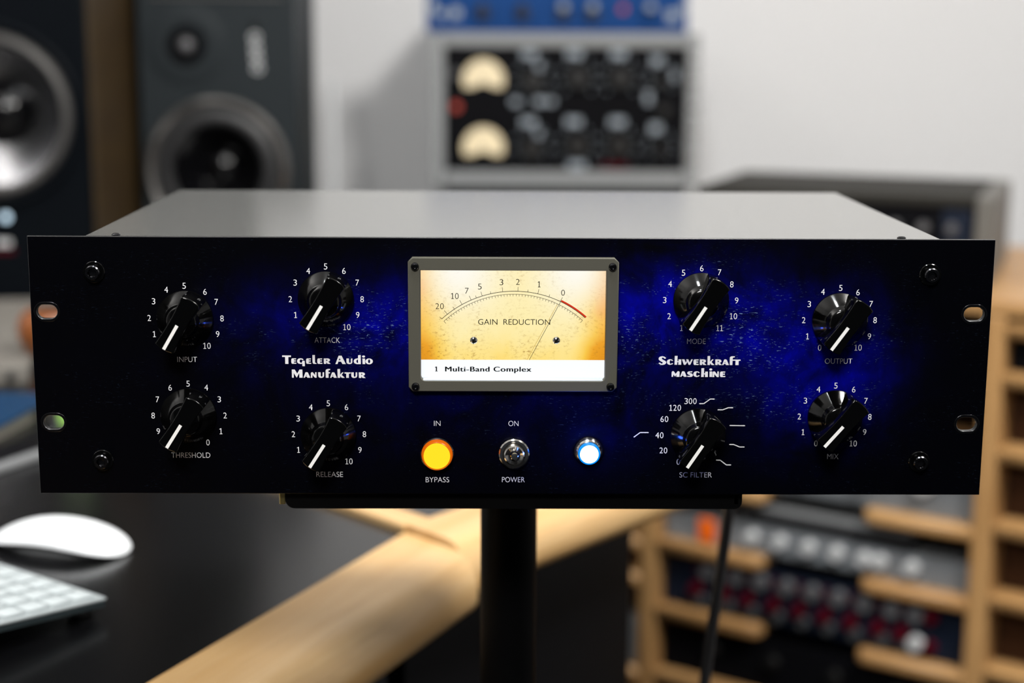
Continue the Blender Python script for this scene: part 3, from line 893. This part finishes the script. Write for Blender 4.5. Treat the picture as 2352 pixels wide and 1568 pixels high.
# local: x runs along the back edge away from the right-hand corner, y runs to the front edge
MB().box(0, 0.285, 0.0, 0.118, -0.0022, 0.0, 0.001).build('frame', M['kbd_frame'], kb)
MB().box(0.0008, 0.284, 0.001, 0.117, -0.0062, -0.0023).build('underside', M['kbd_side'], kb)
for x in (0.01, 0.26):
    MB().box(x, x + 0.015, 0.003, 0.013, -0.0135, -0.0063).build('foot', M['rubber'], kb)
kd = MB().box(0, 0.0158, 0, 0.0158, 0.0002, 0.0018, 0.0012).build('key', M['key'], kb, True, (0.005, 0.006, 0))
for r_ in range(6):
    for c_ in range(14):
        if r_ == 0 and c_ == 0:
            continue
        if r_ == 5 and 5 <= c_ <= 9 and c_ != 7:
            continue
        k = kd.copy()
        COL.objects.link(k)
        k.parent = kb
        k.location = (0.005 + 0.0195 * c_, 0.006 + 0.0182 * r_, 0)
        if r_ == 5 and c_ == 7:
            k.scale = (5.6, 1, 1)
            k.location.x = 0.005 + 0.0195 * 5

# ------------------------------------------------------------------ small things at the far left of the desk
tag(MB().box(-0.14, 0.14, -0.25, 0.25, 0, 0.012, 0.003).build('document_folder', M['paper'], None, False, (-0.71, 1.19, DZ + 0.0003), (0, 0, R(8))), 'pale grey folder lying flat under the left loudspeaker', 'folder')
bowl = MB().lathe([(0.012, 0), (0.018, 0.002), (0.034, 0.018), (0.040, 0.036), (0.038, 0.052), (0.030, 0.062), (0.026, 0.062), (0.034, 0.048), (0.034, 0.034), (0.026, 0.014), (0, 0.008)], n=40, axis='Z')
tag(bowl.build('lacquered_bowl', M['brown_gloss'], None, True, (-0.532, 1.06, DZ + 0.0003)), 'small round brown lacquered bowl behind the left end of the blue-black unit', 'bowl')
bx = tag(empty('plug_adapter', (-0.575, 0.93, DZ), R(20)), 'small pale grey plug adapter on the desk in front of the brown bowl', 'adapter')
MB().box(-0.05, 0.05, -0.016, 0.016, 0, 0.022, 0.004).build('body', M['paper'], bx)
MB().lathe([(0.005, 0), (0.005, 0.004), (0, 0.005)], (0.0, -0.016, 0.012), n=16).build('socket', M['rubber'], bx, True)
MB().lathe([(0.005, 0), (0.005, 0.004), (0, 0.005)], (0.03, -0.016, 0.012), n=16).build('socket', M['rubber'], bx, True)
tag(MB().lathe([(0.013, 0), (0.014, 0.004), (0.014, 0.020), (0.010, 0.024), (0, 0.025)], n=28, axis='Z').build('bottle_cap', M['white_plastic'], None, True, (-0.470, 0.845, DZ)), 'white screw cap lying on the desk behind the blue notebook', 'cap')
nb = tag(empty('notebook', (-0.572, 0.765, DZ + 0.0003), R(-8)), 'blue-covered notebook lying on the desk at the left frame edge', 'notebook')
MB().box(-0.10, 0.10, -0.07, 0.07, 0.0, 0.012).build('page_block', M['paper'], nb)
MB().box(-0.103, 0.103, -0.073, 0.073, 0.0122, 0.0145, 0.0006).build('cover', M['blue_cover'], nb)
tb = tag(empty('tablet_computer', (-0.4560, 0.600, DZ), R(64)), 'dark slim tablet with grey metal edge in front of the blue notebook', 'tablet')
MB().box(-0.085, 0.085, -0.026, 0.026, 0.0002, 0.0070, 0.002).build('body', M['gear_grey'], tb)
MB().box(-0.080, 0.080, -0.014, 0.023, 0.0071, 0.0076).build('screen', M['gear_black'], tb)
tag(MB().lathe([(0.014, 0), (0.016, 0.002), (0.018, 0.040), (0.0165, 0.040), (0.0145, 0.006), (0, 0.004)], n=32, axis='Z').build('plastic_beaker', M['lime'], None, True, (-0.4285, 0.76, DZ)), 'lime green beaker seen through the lower left mounting slot', 'beaker')


# ------------------------------------------------------------------ loudspeakers
def lath(prof, x, z, y, name, m, par, n=56):
    return MB().lathe(prof, (x, y, z), n=n).build(name, m, par, True)


def speaker_box(par, x0, x1, dep, h, m, cx, cz, r, bev):
    """Cabinet whose front baffle has a round opening for the bass driver."""
    MB().prism([[(x0, 0), (x1, 0), (x1, h), (x0, h)], ell(cx, cz, r, r, 64)], 0.0, 0.07, bevel=bev).build('baffle', m, par)
    MB().box(x0, x1, 0.0703, dep, 0.0, h, bev).build('cabinet', m, par)


def shell(prof, x, z, name, m, par):
    """Open surface of revolution: rings only, no end caps."""
    b = MB()
    n = 64
    rings = [[b.bm.verts.new((x + r * math.cos(2 * math.pi * k / n), -h, z + r * math.sin(2 * math.pi * k / n))) for k in range(n)] for r, h in prof]
    for A, B in zip(rings, rings[1:]):
        for k in range(n):
            b.bm.faces.new((A[k], A[(k + 1) % n], B[(k + 1) % n], B[k]))
    return b.build(name, m, par, True, recalc=False)


# far monitor, beside the white wall
sp2 = tag(empty('studio_monitor', (-0.4440, 1.75, DZ + 0.0003), R(0)), 'charcoal studio monitor with upright logo, beside the white wall', 'loudspeaker')
SH = 0.470
speaker_box(sp2, -0.1245, 0.1235, 0.27, SH, M['cabinet_dark'], -0.0050, 0.172, 0.0985, 0.002)
lath([(0.062, 0.001), (0.058, 0.003), (0.040, 0.001), (0.026, 0.002)], -0.0490, 0.368, 0.0, 'tweeter_waveguide', M['cabinet_dark'], sp2)
lath([(0.031, 0.001), (0.030, 0.0045), (0.013, 0.0035)], -0.0490, 0.368, -0.0005, 'tweeter_surround', M['cone'], sp2)
lath([(0.0125, 0.004), (0.010, 0.009), (0.005, 0.012), (0, 0.0125)], -0.0490, 0.368, 0, 'tweeter_dome', M['grey_knob'], sp2)
wf = shell([(0.116, 0.0005), (0.115, 0.008), (0.109, 0.013), (0.103, 0.010), (0.098, 0.003)], -0.0050, 0.172, 'woofer', M['ring_gloss'], sp2)


shell([(0.0985, 0.004), (0.095, 0.008), (0.086, 0.012), (0.077, 0.010), (0.071, 0.002)], -0.0050, 0.172, 'surround', M['rubber'], wf)
shell([(0.072, 0.002), (0.060, -0.014), (0.045, -0.032), (0.026, -0.050)], -0.0050, 0.172, 'cone', M['cone'], wf)
lath([(0.028, -0.050), (0.024, -0.042), (0.014, -0.037), (0, -0.035)], -0.0050, 0.172, 0, 'dust_cap', M['cone'], wf)
b = MB()
for i, z in enumerate((0.381, 0.364, 0.349, 0.333)):
    b.prism([ell(0.0595 + 0.001 * i, z, 0.0078, 0.0072), ell(0.0595 + 0.001 * i, z, 0.0042, 0.0036)], -0.0012, 0.0002)
b.build('logo_letters', M['pale_knob'], sp2)
MB().box(0.054, 0.064, -0.0012, 0.0002, 0.391, 0.404, 0.002).build('logo_emblem', M['cone'], sp2)
MB().box(-0.104, 0.105, -0.003, 0.0005, 0.4405, 0.4440).build('grille_slot', M['ring_gloss'], sp2)

# near monitor at the left frame edge
sp1 = tag(empty('studio_monitor', (-0.745, 1.50, DZ + 0.0003), R(0)), 'large black studio monitor with brown wooden side, cut by the left frame edge', 'loudspeaker')
zc = 0.270
speaker_box(sp1, -0.157, 0.157, 0.33, 0.56, M['cabinet_black'], 0.017, zc, 0.118, 0.003)
MB().box(-0.165, 0.165, -0.002, 0.002, -0.28, 0.28, 0.001).build('side_veneer', M['walnut'], sp1, False, (0.1592, 0.172, 0.28), (0, 0, R(90)))
wf = shell([(0.134, 0.0005), (0.133, 0.006), (0.128, 0.009), (0.117, 0.004)], 0.017, zc, 'woofer', M['cabinet_black'], sp1)
shell([(0.118, 0.005), (0.114, 0.011), (0.107, 0.012), (0.101, 0.003)], 0.017, zc, 'surround', M['ring_gloss'], wf)
shell([(0.102, 0.003), (0.085, -0.013), (0.060, -0.034), (0.036, -0.052)], 0.017, zc, 'cone', M['dark_alu'], wf)
lath([(0.038, -0.052), (0.034, -0.040), (0.022, -0.032), (0, -0.029)], 0.017, zc, 0, 'dust_cap', M['cone'], wf)
lath([(0.045, 0.001), (0.043, 0.004), (0.020, 0.003)], -0.01, 0.475, 0, 'tweeter_waveguide', M['cone'], sp1)
lath([(0.014, 0.003), (0.010, 0.009), (0, 0.012)], -0.01, 0.475, 0, 'tweeter_dome', M['grey_knob'], sp1)
tag(MB().lathe([(0.0062, 0), (0.0062, 0.002), (0.003, 0.004), (0, 0.0042)], (0.0305, 0, 0.1225), n=20).build('status_lamp', M['led_white'], sp1, True), 'pale glowing lamp')
MB().box(0.014, 0.036, -0.0015, 0.0, 0.080, 0.090, 0.001).build('badge', M['pale_knob'], sp1)
MB().box(0.010, 0.040, -0.0012, 0.0, 0.070, 0.077, 0.001).build('badge_stripe', M['red_knob'], sp1)

# unseen dark board added behind them so the desk reflects black
ap = tag(empty('desk_darkening_board', (-0.745, 2.18, 0)), 'tall black board added unseen behind the two loudspeakers to darken the desk', 'added board')
MB().box(-0.75, 0.285, 0.0, 0.07, 0.03, 2.45, 0.008).build('dark_board', M['unseen_board'], ap)
for x in (-0.70, 0.20):
    MB().box(x, x + 0.05, -0.06, 0.20, 0.0, 0.03, 0.004).build('foot', M['black'], ap)

# grey pole behind the desk
mp = tag(empty('microphone_stand', (-0.2990, 2.12, 0)), 'thin pale grey pole against the white wall, left of the grey rack case', 'microphone stand')
MB().lathe([(0.0085, 0.01), (0.0085, ZB + 0.150), (0.006, ZB + 0.156), (0, ZB + 0.157)], n=20, axis='Z').build('pole', M['grey_tube'], mp, True)
MB().lathe([(0.10, 0.0), (0.10, 0.010), (0.02, 0.022), (0.012, 0.022)], n=36, axis='Z').build('base', M['black'], mp, True)


# ------------------------------------------------------------------ rack gear in the background
def gknob(par, x, z, r, h, m, name='knob', y=0.0):
    return MB().lathe([(r, 0), (r, h * 0.75), (r * 0.85, h), (0, h)], (x, y, z), n=24).build(name, m, par, True)


def gmark(par, pts, m=None, name='scale_marks'):
    if name == 'caption_marks':
        for x, z, w, h in pts:
            MB().box(x - w / 2, x + w / 2, -0.0008, 0.0002, z - h / 2, z + h / 2).build('caption_mark', M['mark'], par)
        return None
    b = MB()
    for x, z, w, h in pts:
        b.box(x - w / 2, x + w / 2, -0.0008, 0.0002, z - h / 2, z + h / 2)
    return b.build(name, m or M['mark'], par)


def dial_marks(cx, cz, r, n=9, s=0.004):
    return [(cx + r * math.sin(R(-135 + 270 * i / (n - 1))), cz + r * math.cos(R(-135 + 270 * i / (n - 1))), s, s) for i in range(n)]


# sideboard the centre rack stands on
sb = tag(empty('sideboard', (0.14, 2.50, 0)), 'low black sideboard under the grey rack case against the back wall', 'sideboard')
MB().box(-0.42, 0.50, -0.20, 0.22, DZ - 0.03, DZ, 0.002).build('top', M['desk'], sb)
MB().box(-0.42, 0.50, -0.18, 0.22, 0.06, DZ - 0.0302).build('carcass', M['desk'], sb)
for x in (-0.415, 0.035):
    MB().box(x, x + 0.44, -0.198, -0.181, 0.07, DZ - 0.04, 0.002).build('door', M['desk'], sb)
MB().box(-0.40, 0.48, -0.16, 0.20, 0.0, 0.0598).build('plinth', M['black'], sb)

lo = tag(empty('rack_effects_unit', (0.135, 2.345, DZ)), 'low black rack unit underneath the light grey rack case', 'audio unit')
MB().box(-0.235, 0.245, 0.0, 0.26, 0.0, 0.093, 0.002).build('body', M['gear_black'], lo)
for i in range(7):
    gknob(lo, -0.19 + 0.062 * i, 0.062, 0.010, 0.014, M['grey_knob'])

cc = tag(empty('rack_case', (0.135, 2.34, DZ + 0.0935)), 'light grey rack case standing against the white wall, holding the twin-meter unit', 'rack case')
CH = 0.300
MB().box(-0.264, -0.238, 0.0, 0.30, 0.0, CH, 0.004).build('side_panel', M['case_grey'], cc)
MB().box(0.240, 0.264, 0.0, 0.30, 0.0, CH, 0.004).build('side_panel', M['case_grey'], cc)
MB().box(-0.2378, 0.2398, 0.0, 0.30, CH - 0.026, CH, 0.003).build('top_panel', M['case_grey'], cc)
MB().box(-0.2378, 0.2398, 0.0, 0.30, 0.0, 0.030, 0.003).build('bottom_panel', M['case_grey'], cc)
MB().box(-0.2378, 0.2398, 0.285, 0.299, 0.0302, CH - 0.0262).build('back_panel', M['case_dark'], cc)
for z in (0.06, 0.11, 0.16, 0.21, 0.25):
    MB().lathe([(0.006, 0), (0.006, 0.002), (0, 0.003)], (0.2525, 0, z), n=16).build('case_screw', M['alu'], cc, True)

tw = tag(empty('dual_compressor', (0.135, 2.344, DZ + 0.1240)), 'black rack unit with two lit cream half-round meters and black dials', 'audio unit')
PHh = 0.2425
MB().box(-0.2370, 0.2385, 0.0, 0.006, 0.0, PHh).build('faceplate', M['gear_black'], tw)
MB().box(-0.215, 0.215, 0.0062, 0.24, 0.005, PHh - 0.006).build('body', M['gear_black'], tw)
for cz in (0.190, 0.058):
    lpv = arc(-0.161, cz - 0.012, 0.040, -22, 202, 26) + [(-0.161 - 0.018, cz - 0.026), (-0.161 - 0.010, cz - 0.020), (-0.161 + 0.010, cz - 0.020), (-0.161 + 0.018, cz - 0.026)]
    mw = MB().prism([lpv], -0.003, 0.0).build('meter_window', M['vu'], tw)
    tag(mw, 'lit cream half-round meter')
    MB().quadstrip((-0.161, cz - 0.018), (-0.184, cz + 0.016), 0.0012, -0.0036, -0.0031).build('needle', M['ink'], mw)
for row in (0.176, 0.044):
    for x, r in ((-0.064, 0.020), (0.025, 0.021), (0.108, 0.021), (0.190, 0.011)):
        gknob(tw, x, row + (0.008 if r > 0.0205 else 0), r, 0.02, M['dark_knob'])
        gmark(tw, dial_marks(x, row + 0.008, r + 0.016))
    gmark(tw, [(-0.072, row + 0.053, 0.028, 0.014), (0.017, row + 0.054, 0.030, 0.014), (0.104, row + 0.054, 0.030, 0.014), (0.180, row + 0.042, 0.022, 0.016), (-0.052, row + 0.030, 0.012, 0.014)], name='caption_marks')
gknob(tw, 0.195, 0.122, 0.013, 0.018, M['dark_knob'])
gmark(tw, [(-0.097, 0.136, 0.018, 0.012), (-0.05, 0.137, 0.022, 0.012), (-0.028, 0.137, 0.014, 0.012), (0.164, 0.145, 0.012, 0.022), (0.215, 0.19, 0.010, 0.02)], name='caption_marks')
gmark(tw, [(0.025, 0.012, 0.034, 0.014)], name='caption_marks')
gmark(tw, [(0.100, 0.011, 0.050, 0.010)], M['red_knob'], 'red_label')
tag(gknob(tw, -0.215, 0.126, 0.009, 0.008, M['red_led'], 'lamp'), 'dull red lamp')
gknob(tw, -0.217, 0.190, 0.009, 0.012, M['grey_knob'], 'switch')

bl = tag(empty('blue_equalizer', (0.1195, 2.34, DZ + 0.0937 + CH)), 'blue rack unit with dark and chrome knobs on top of the grey rack case', 'audio unit')
MB().box(-0.257, 0.253, 0.0, 0.006, 0.0, 0.0885, 0.001).build('faceplate', M['gear_blue'], bl)
MB().box(-0.215, 0.215, 0.0062, 0.26, 0.002, 0.086).build('body', M['gear_blue'], bl)
for x, kind in [(-0.147, 0), (-0.070, 0), (0.009, 1), (0.066, 1), (0.178, 2)]:
    gknob(bl, x, 0.037, 0.013, 0.016, M['dark_knob'] if kind < 2 else M['gear_blue'])
    gknob(bl, x, 0.050, 0.0085, 0.03, M['chrome'] if kind == 0 else M['mark'], 'toggle')
gknob(bl, 0.126, 0.046, 0.007, 0.006, M['red_led'], 'lamp')
gmark(bl, [(-0.20, 0.037, 0.020, 0.018), (-0.228, 0.035, 0.014, 0.014), (0.222, 0.034, 0.02, 0.02), (-0.245, 0.05, 0.012, 0.02), (0.246, 0.05, 0.010, 0.018)])

# ------------------------------------------------------------------ plywood gear cabinet on the right
AX, AY = 0.251, 1.568
cabR = tag(empty('gear_cabinet', (AX, AY, 0), R(-34.2)), 'pale plywood gear cabinet full of rack units at the right', 'cabinet')
TOP = ZB - 0.110
DEP = 0.42


def ply(name, x0, x1, y0, y1, z0, z1, bev=0.003, par=cabR):
    # built along local x of its own so the grain runs with the longest side
    w, d, h = x1 - x0, y1 - y0, z1 - z0
    if h > w:
        b_ = MB().box(-h / 2, h / 2, -d / 2, d / 2, -w / 2, w / 2, bev)
        return b_.build(name, M['ply'], par, False, ((x0 + x1) / 2, (y0 + y1) / 2, (z0 + z1) / 2), (0, R(90), 0))
    b_ = MB().box(-w / 2, w / 2, -d / 2, d / 2, -h / 2, h / 2, bev)
    return b_.build(name, M['ply'], par, False, ((x0 + x1) / 2, (y0 + y1) / 2, (z0 + z1) / 2))


for x0 in (-0.31, -0.031, 0.488, 1.003):
    ply('upright', x0, x0 + 0.029, 0, DEP, 0.06, TOP - 0.0205)
ply('top_board', -0.31, 1.032, 0, DEP + 0.18, TOP - 0.020, TOP)
ply('bottom_board', -0.31, 1.032, 0, DEP, 0.035, 0.0598)
MB().box(-0.31, 1.032, DEP + 0.0005, DEP + 0.012, 0.035, TOP - 0.0205).build('back_board', M['inside_shade'], cabR)  # shade inside the bays is put into this board's colour
MB().box(-0.30, 1.02, 0.03, DEP - 0.02, 0.0, 0.0348).build('plinth', M['black'], cabR)


def ear(x0, x1, ztop, inner_right):
    """A short shelf rail with a rounded inner end that carries one side of a rack unit."""
    r = 0.016
    if inner_right:
        lp_ = [(x0, 0.14), (x0, 0.0)] + arc(x1 - r, r, r, -90, 0, 6) + [(x1, 0.14)]
    else:
        lp_ = [(x1, 0.0), (x1, 0.14), (x0, 0.14)] + arc(x0 + r, r, r, 180, 270, 6)
    MB().prism([lp_], ztop - 0.020, ztop, 'XY', 0.005).build('shelf_rail', M['ply'], cabR)


LEV = [ZB - 0.218, ZB - 0.323, ZB - 0.431, ZB - 0.535, ZB - 0.644, ZB - 0.753, ZB - 0.835]
for i, z in enumerate(LEV):
    ear(-0.0018, 0.176, z, True)
    ear(0.329, 0.4878, z, False)
for z in (ZB - 0.140, ZB - 0.208, ZB - 0.312, ZB - 0.418, ZB - 0.522, ZB - 0.628, ZB - 0.736):
    ear(0.5172, 0.690, z, True)
    ear(0.850, 1.0028, z, False)
for z in (ZB - 0.540, ZB - 0.599, ZB - 0.758):
    ear(-0.130, -0.0312, z, False)


def rackunit(name, x0, z0, h, face, body, label, depth=0.22, w=0.4825):
    o = empty(name, (AX + math.cos(R(-34.2)) * x0 + 0.0 - math.sin(R(-34.2)) * 0.028, AY + math.sin(R(-34.2)) * x0 + math.cos(R(-34.2)) * 0.028, z0 + 0.0004), R(-34.2))
    tag(o, label, 'audio unit')
    MB().box(0, w, -0.004, 0, 0, h, 0.0008).build('faceplate', face, o)
    MB().box(0.022, w - 0.022, 0.0002, depth, 0.001, h - 0.002).build('body', body, o)
    return o


g = rackunit('preamplifier', 0.0022, LEV[2], 0.084, M['gear_silver'], M['gear_grey'], 'silver-grey rack unit on the highest shelf rail visible below the blue-black unit')
for i in range(5):
    gknob(g, 0.07 + 0.085 * i, 0.045, 0.014, 0.016, M['pale_knob'], y=-0.004)
g = rackunit('line_mixer', 0.0022, LEV[3], 0.0435, M['gear_silver'], M['gear_grey'], 'slim silver rack unit with pale knobs and one orange button, in the plywood cabinet')
for x in (0.149, 0.195, 0.241, 0.285, 0.328, 0.351, 0.399):
    gknob(g, x, 0.025, 0.0105, 0.016, M['pale_knob'], y=-0.004)
tag(MB().box(0.059, 0.087, -0.012, -0.0042, 0.004, 0.040, 0.003).build('orange_button', M['orange'], g), 'large orange button')
gmark(g, [(0.02 + 0.03 * i, 0.008, 0.012, 0.004) for i in range(14)]).location.y = -0.004
hb = empty('half_rack_box', (AX + math.cos(R(-34.2)) * 0.132 + math.sin(R(34.2)) * 0.032, AY + math.sin(R(-34.2)) * 0.132 + math.cos(R(34.2)) * 0.032, LEV[3] + 0.0442), R(-34.2))
tag(hb, 'small grey-lidded black box on top of the slim silver rack unit', 'audio unit')
MB().box(0, 0.262, 0, 0.16, 0, 0.018, 0.001).build('body', M['gear_black'], hb)
MB().box(-0.002, 0.264, -0.002, 0.162, 0.0182, 0.030, 0.002).build('lid', M['gear_grey'], hb)
g = rackunit('channel_equalizer', 0.0022, LEV[4], 0.086, M['gear_navy'], M['gear_black'], 'dark navy rack unit with rows of grey and dark red knobs')
for i, x in enumerate((0.079, 0.127, 0.166, 0.209, 0.250, 0.291, 0.332, 0.374, 0.409)):
    gknob(g, x, 0.066, 0.0125, 0.014, M['grey_knob'], y=-0.004)
    gknob(g, x - 0.020, 0.034, 0.0105, 0.016, M['red_knob'], y=-0.004)
    gknob(g, x - 0.014, 0.016, 0.010, 0.010, M['gear_trim'], y=-0.004)
    gmark(g, [(x - 0.022, 0.066, 0.006, 0.022)], M['red_knob'], 'red_label').location.y = -0.004
gknob(g, 0.432, 0.067, 0.0095, 0.014, M['red_knob'], y=-0.004)
gknob(g, 0.431, 0.021, 0.0095, 0.014, M['red_knob'], y=-0.004)
gknob(g, 0.411, 0.022, 0.0115, 0.014, M['pale_knob'], y=-0.004)
g = rackunit('power_amplifier', 0.0022, LEV[5], 0.084, M['gear_black'], M['gear_black'], 'plain black rack unit on the lowest visible shelf rail of the plywood cabinet')
gmark(g, [(0.33, 0.010, 0.05, 0.006)], M['red_knob'], 'red_label').location.y = -0.004
for i in range(4):
    gknob(g, 0.09 + 0.10 * i, 0.05, 0.012, 0.012, M['dark_knob'], y=-0.004)
g = rackunit('patch_bay', 0.5195, ZB - 0.208, 0.043, M['gear_black'], M['gear_black'], 'slim black rack unit near the top of the right cabinet bay at the frame edge')
for i in range(16):
    gknob(g, 0.05 + 0.025 * i, 0.022, 0.004, 0.003, M['grey_knob'], 'socket', y=-0.004)
g = rackunit('rack_reverb', 0.5195, ZB - 0.736, 0.084, M['gear_black'], M['gear_black'], 'plain black rack unit low in the right cabinet bay at the frame edge')
for i in range(4):
    gknob(g, 0.09 + 0.10 * i, 0.05, 0.012, 0.012, M['dark_knob'], y=-0.004)
for i, (z0, h, which) in enumerate(((ZB - 0.312, 0.080, 'third'), (ZB - 0.418, 0.080, 'fourth'), (ZB - 0.522, 0.080, 'fifth'), (ZB - 0.628, 0.080, 'sixth'))):
    o = empty('bay_shade_board', (AX + math.cos(R(-34.2)) * 0.5195 + math.sin(R(34.2)) * 0.045, AY + math.sin(R(-34.2)) * 0.5195 + math.cos(R(34.2)) * 0.045, z0 + 0.0004), R(-34.2))
    tag(o, 'dark brown board added as the shaded inside of the right cabinet bay, %s opening from the top' % which, 'shade board', 'added shade boards in the right cabinet bay')
    MB().box(0, 0.4825, 0, 0.012, 0, h, 0.001).build('panel', M['inside_shade'], o)  # dark board added in place of the shade in an empty opening
    for x in (0.006, 0.4765):
        MB().lathe([(0.0035, 0), (0.0035, 0.001), (0, 0.002)], (x, 0, h * 0.5), n=12).build('screw', M['steel_dark'], o, True)
# grey box in the left bay
lb = empty('meter_box', (AX - 0.128 * math.cos(R(34.2)) + 0.012 * math.sin(R(34.2)), AY + 0.128 * math.sin(R(34.2)) + 0.012 * math.cos(R(34.2)), ZB - 0.7577), R(-34.2))
tag(lb, 'small grey box with one bright knob in the left cabinet bay', 'audio unit')
MB().box(0, 0.090, 0, 0.12, 0, 0.075, 0.003).build('body', M['gear_grey'], lb)
gknob(lb, 0.045, 0.050, 0.018, 0.014, M['pale_knob'])

# ------------------------------------------------------------------ small rack case on the cabinet
rc = tag(empty('tabletop_rack', (0.298, 1.576, TOP + 0.0005), R(-22)), 'dark grey metal rack case standing on top of the plywood cabinet', 'rack case')
BW, BD, BH = 0.432, 0.32, 0.1245
MB().box(0, 0.024, 0, BD, 0, BH, 0.003).build('side_panel', M['case_dark'], rc)
MB().box(BW - 0.026, BW, 0, BD, 0, BH, 0.003).build('side_panel', M['case_mid'], rc)
MB().box(0.0242, BW - 0.0262, 0, BD, BH - 0.014, BH, 0.002).build('top_panel', M['case_dark'], rc)
MB().box(0.0242, BW - 0.0262, 0, BD, 0, 0.012, 0.002).build('bottom_panel', M['case_dark'], rc)
ru = tag(empty('module_rack', (0.298 + 0.0245 * math.cos(R(22)) + 0.006 * math.sin(R(22)), 1.576 - 0.0245 * math.sin(R(22)) + 0.006 * math.cos(R(22)), TOP + 0.0130), R(-22)), 'black module unit with dim grey knobs inside the dark grey rack case', 'audio unit')
RW = BW - 0.0515
MB().box(0, RW, 0, 0.005, 0, 0.0965).build('faceplate', M['gear_black'], ru)
MB().box(0.005, RW - 0.005, 0.0052, 0.25, 0.001, 0.095).build('body', M['gear_black'], ru)
for i in range(9):
    gknob(ru, 0.03 + 0.040 * i, 0.066, 0.008, 0.012, M['grey_knob'])
    gknob(ru, 0.03 + 0.040 * i, 0.030, 0.007, 0.010, M['dark_knob'])
MB().box(RW - 0.045, RW - 0.004, -0.002, -0.0001, 0.004, 0.092, 0.001).build('module_panel', M['gear_navy'], ru)
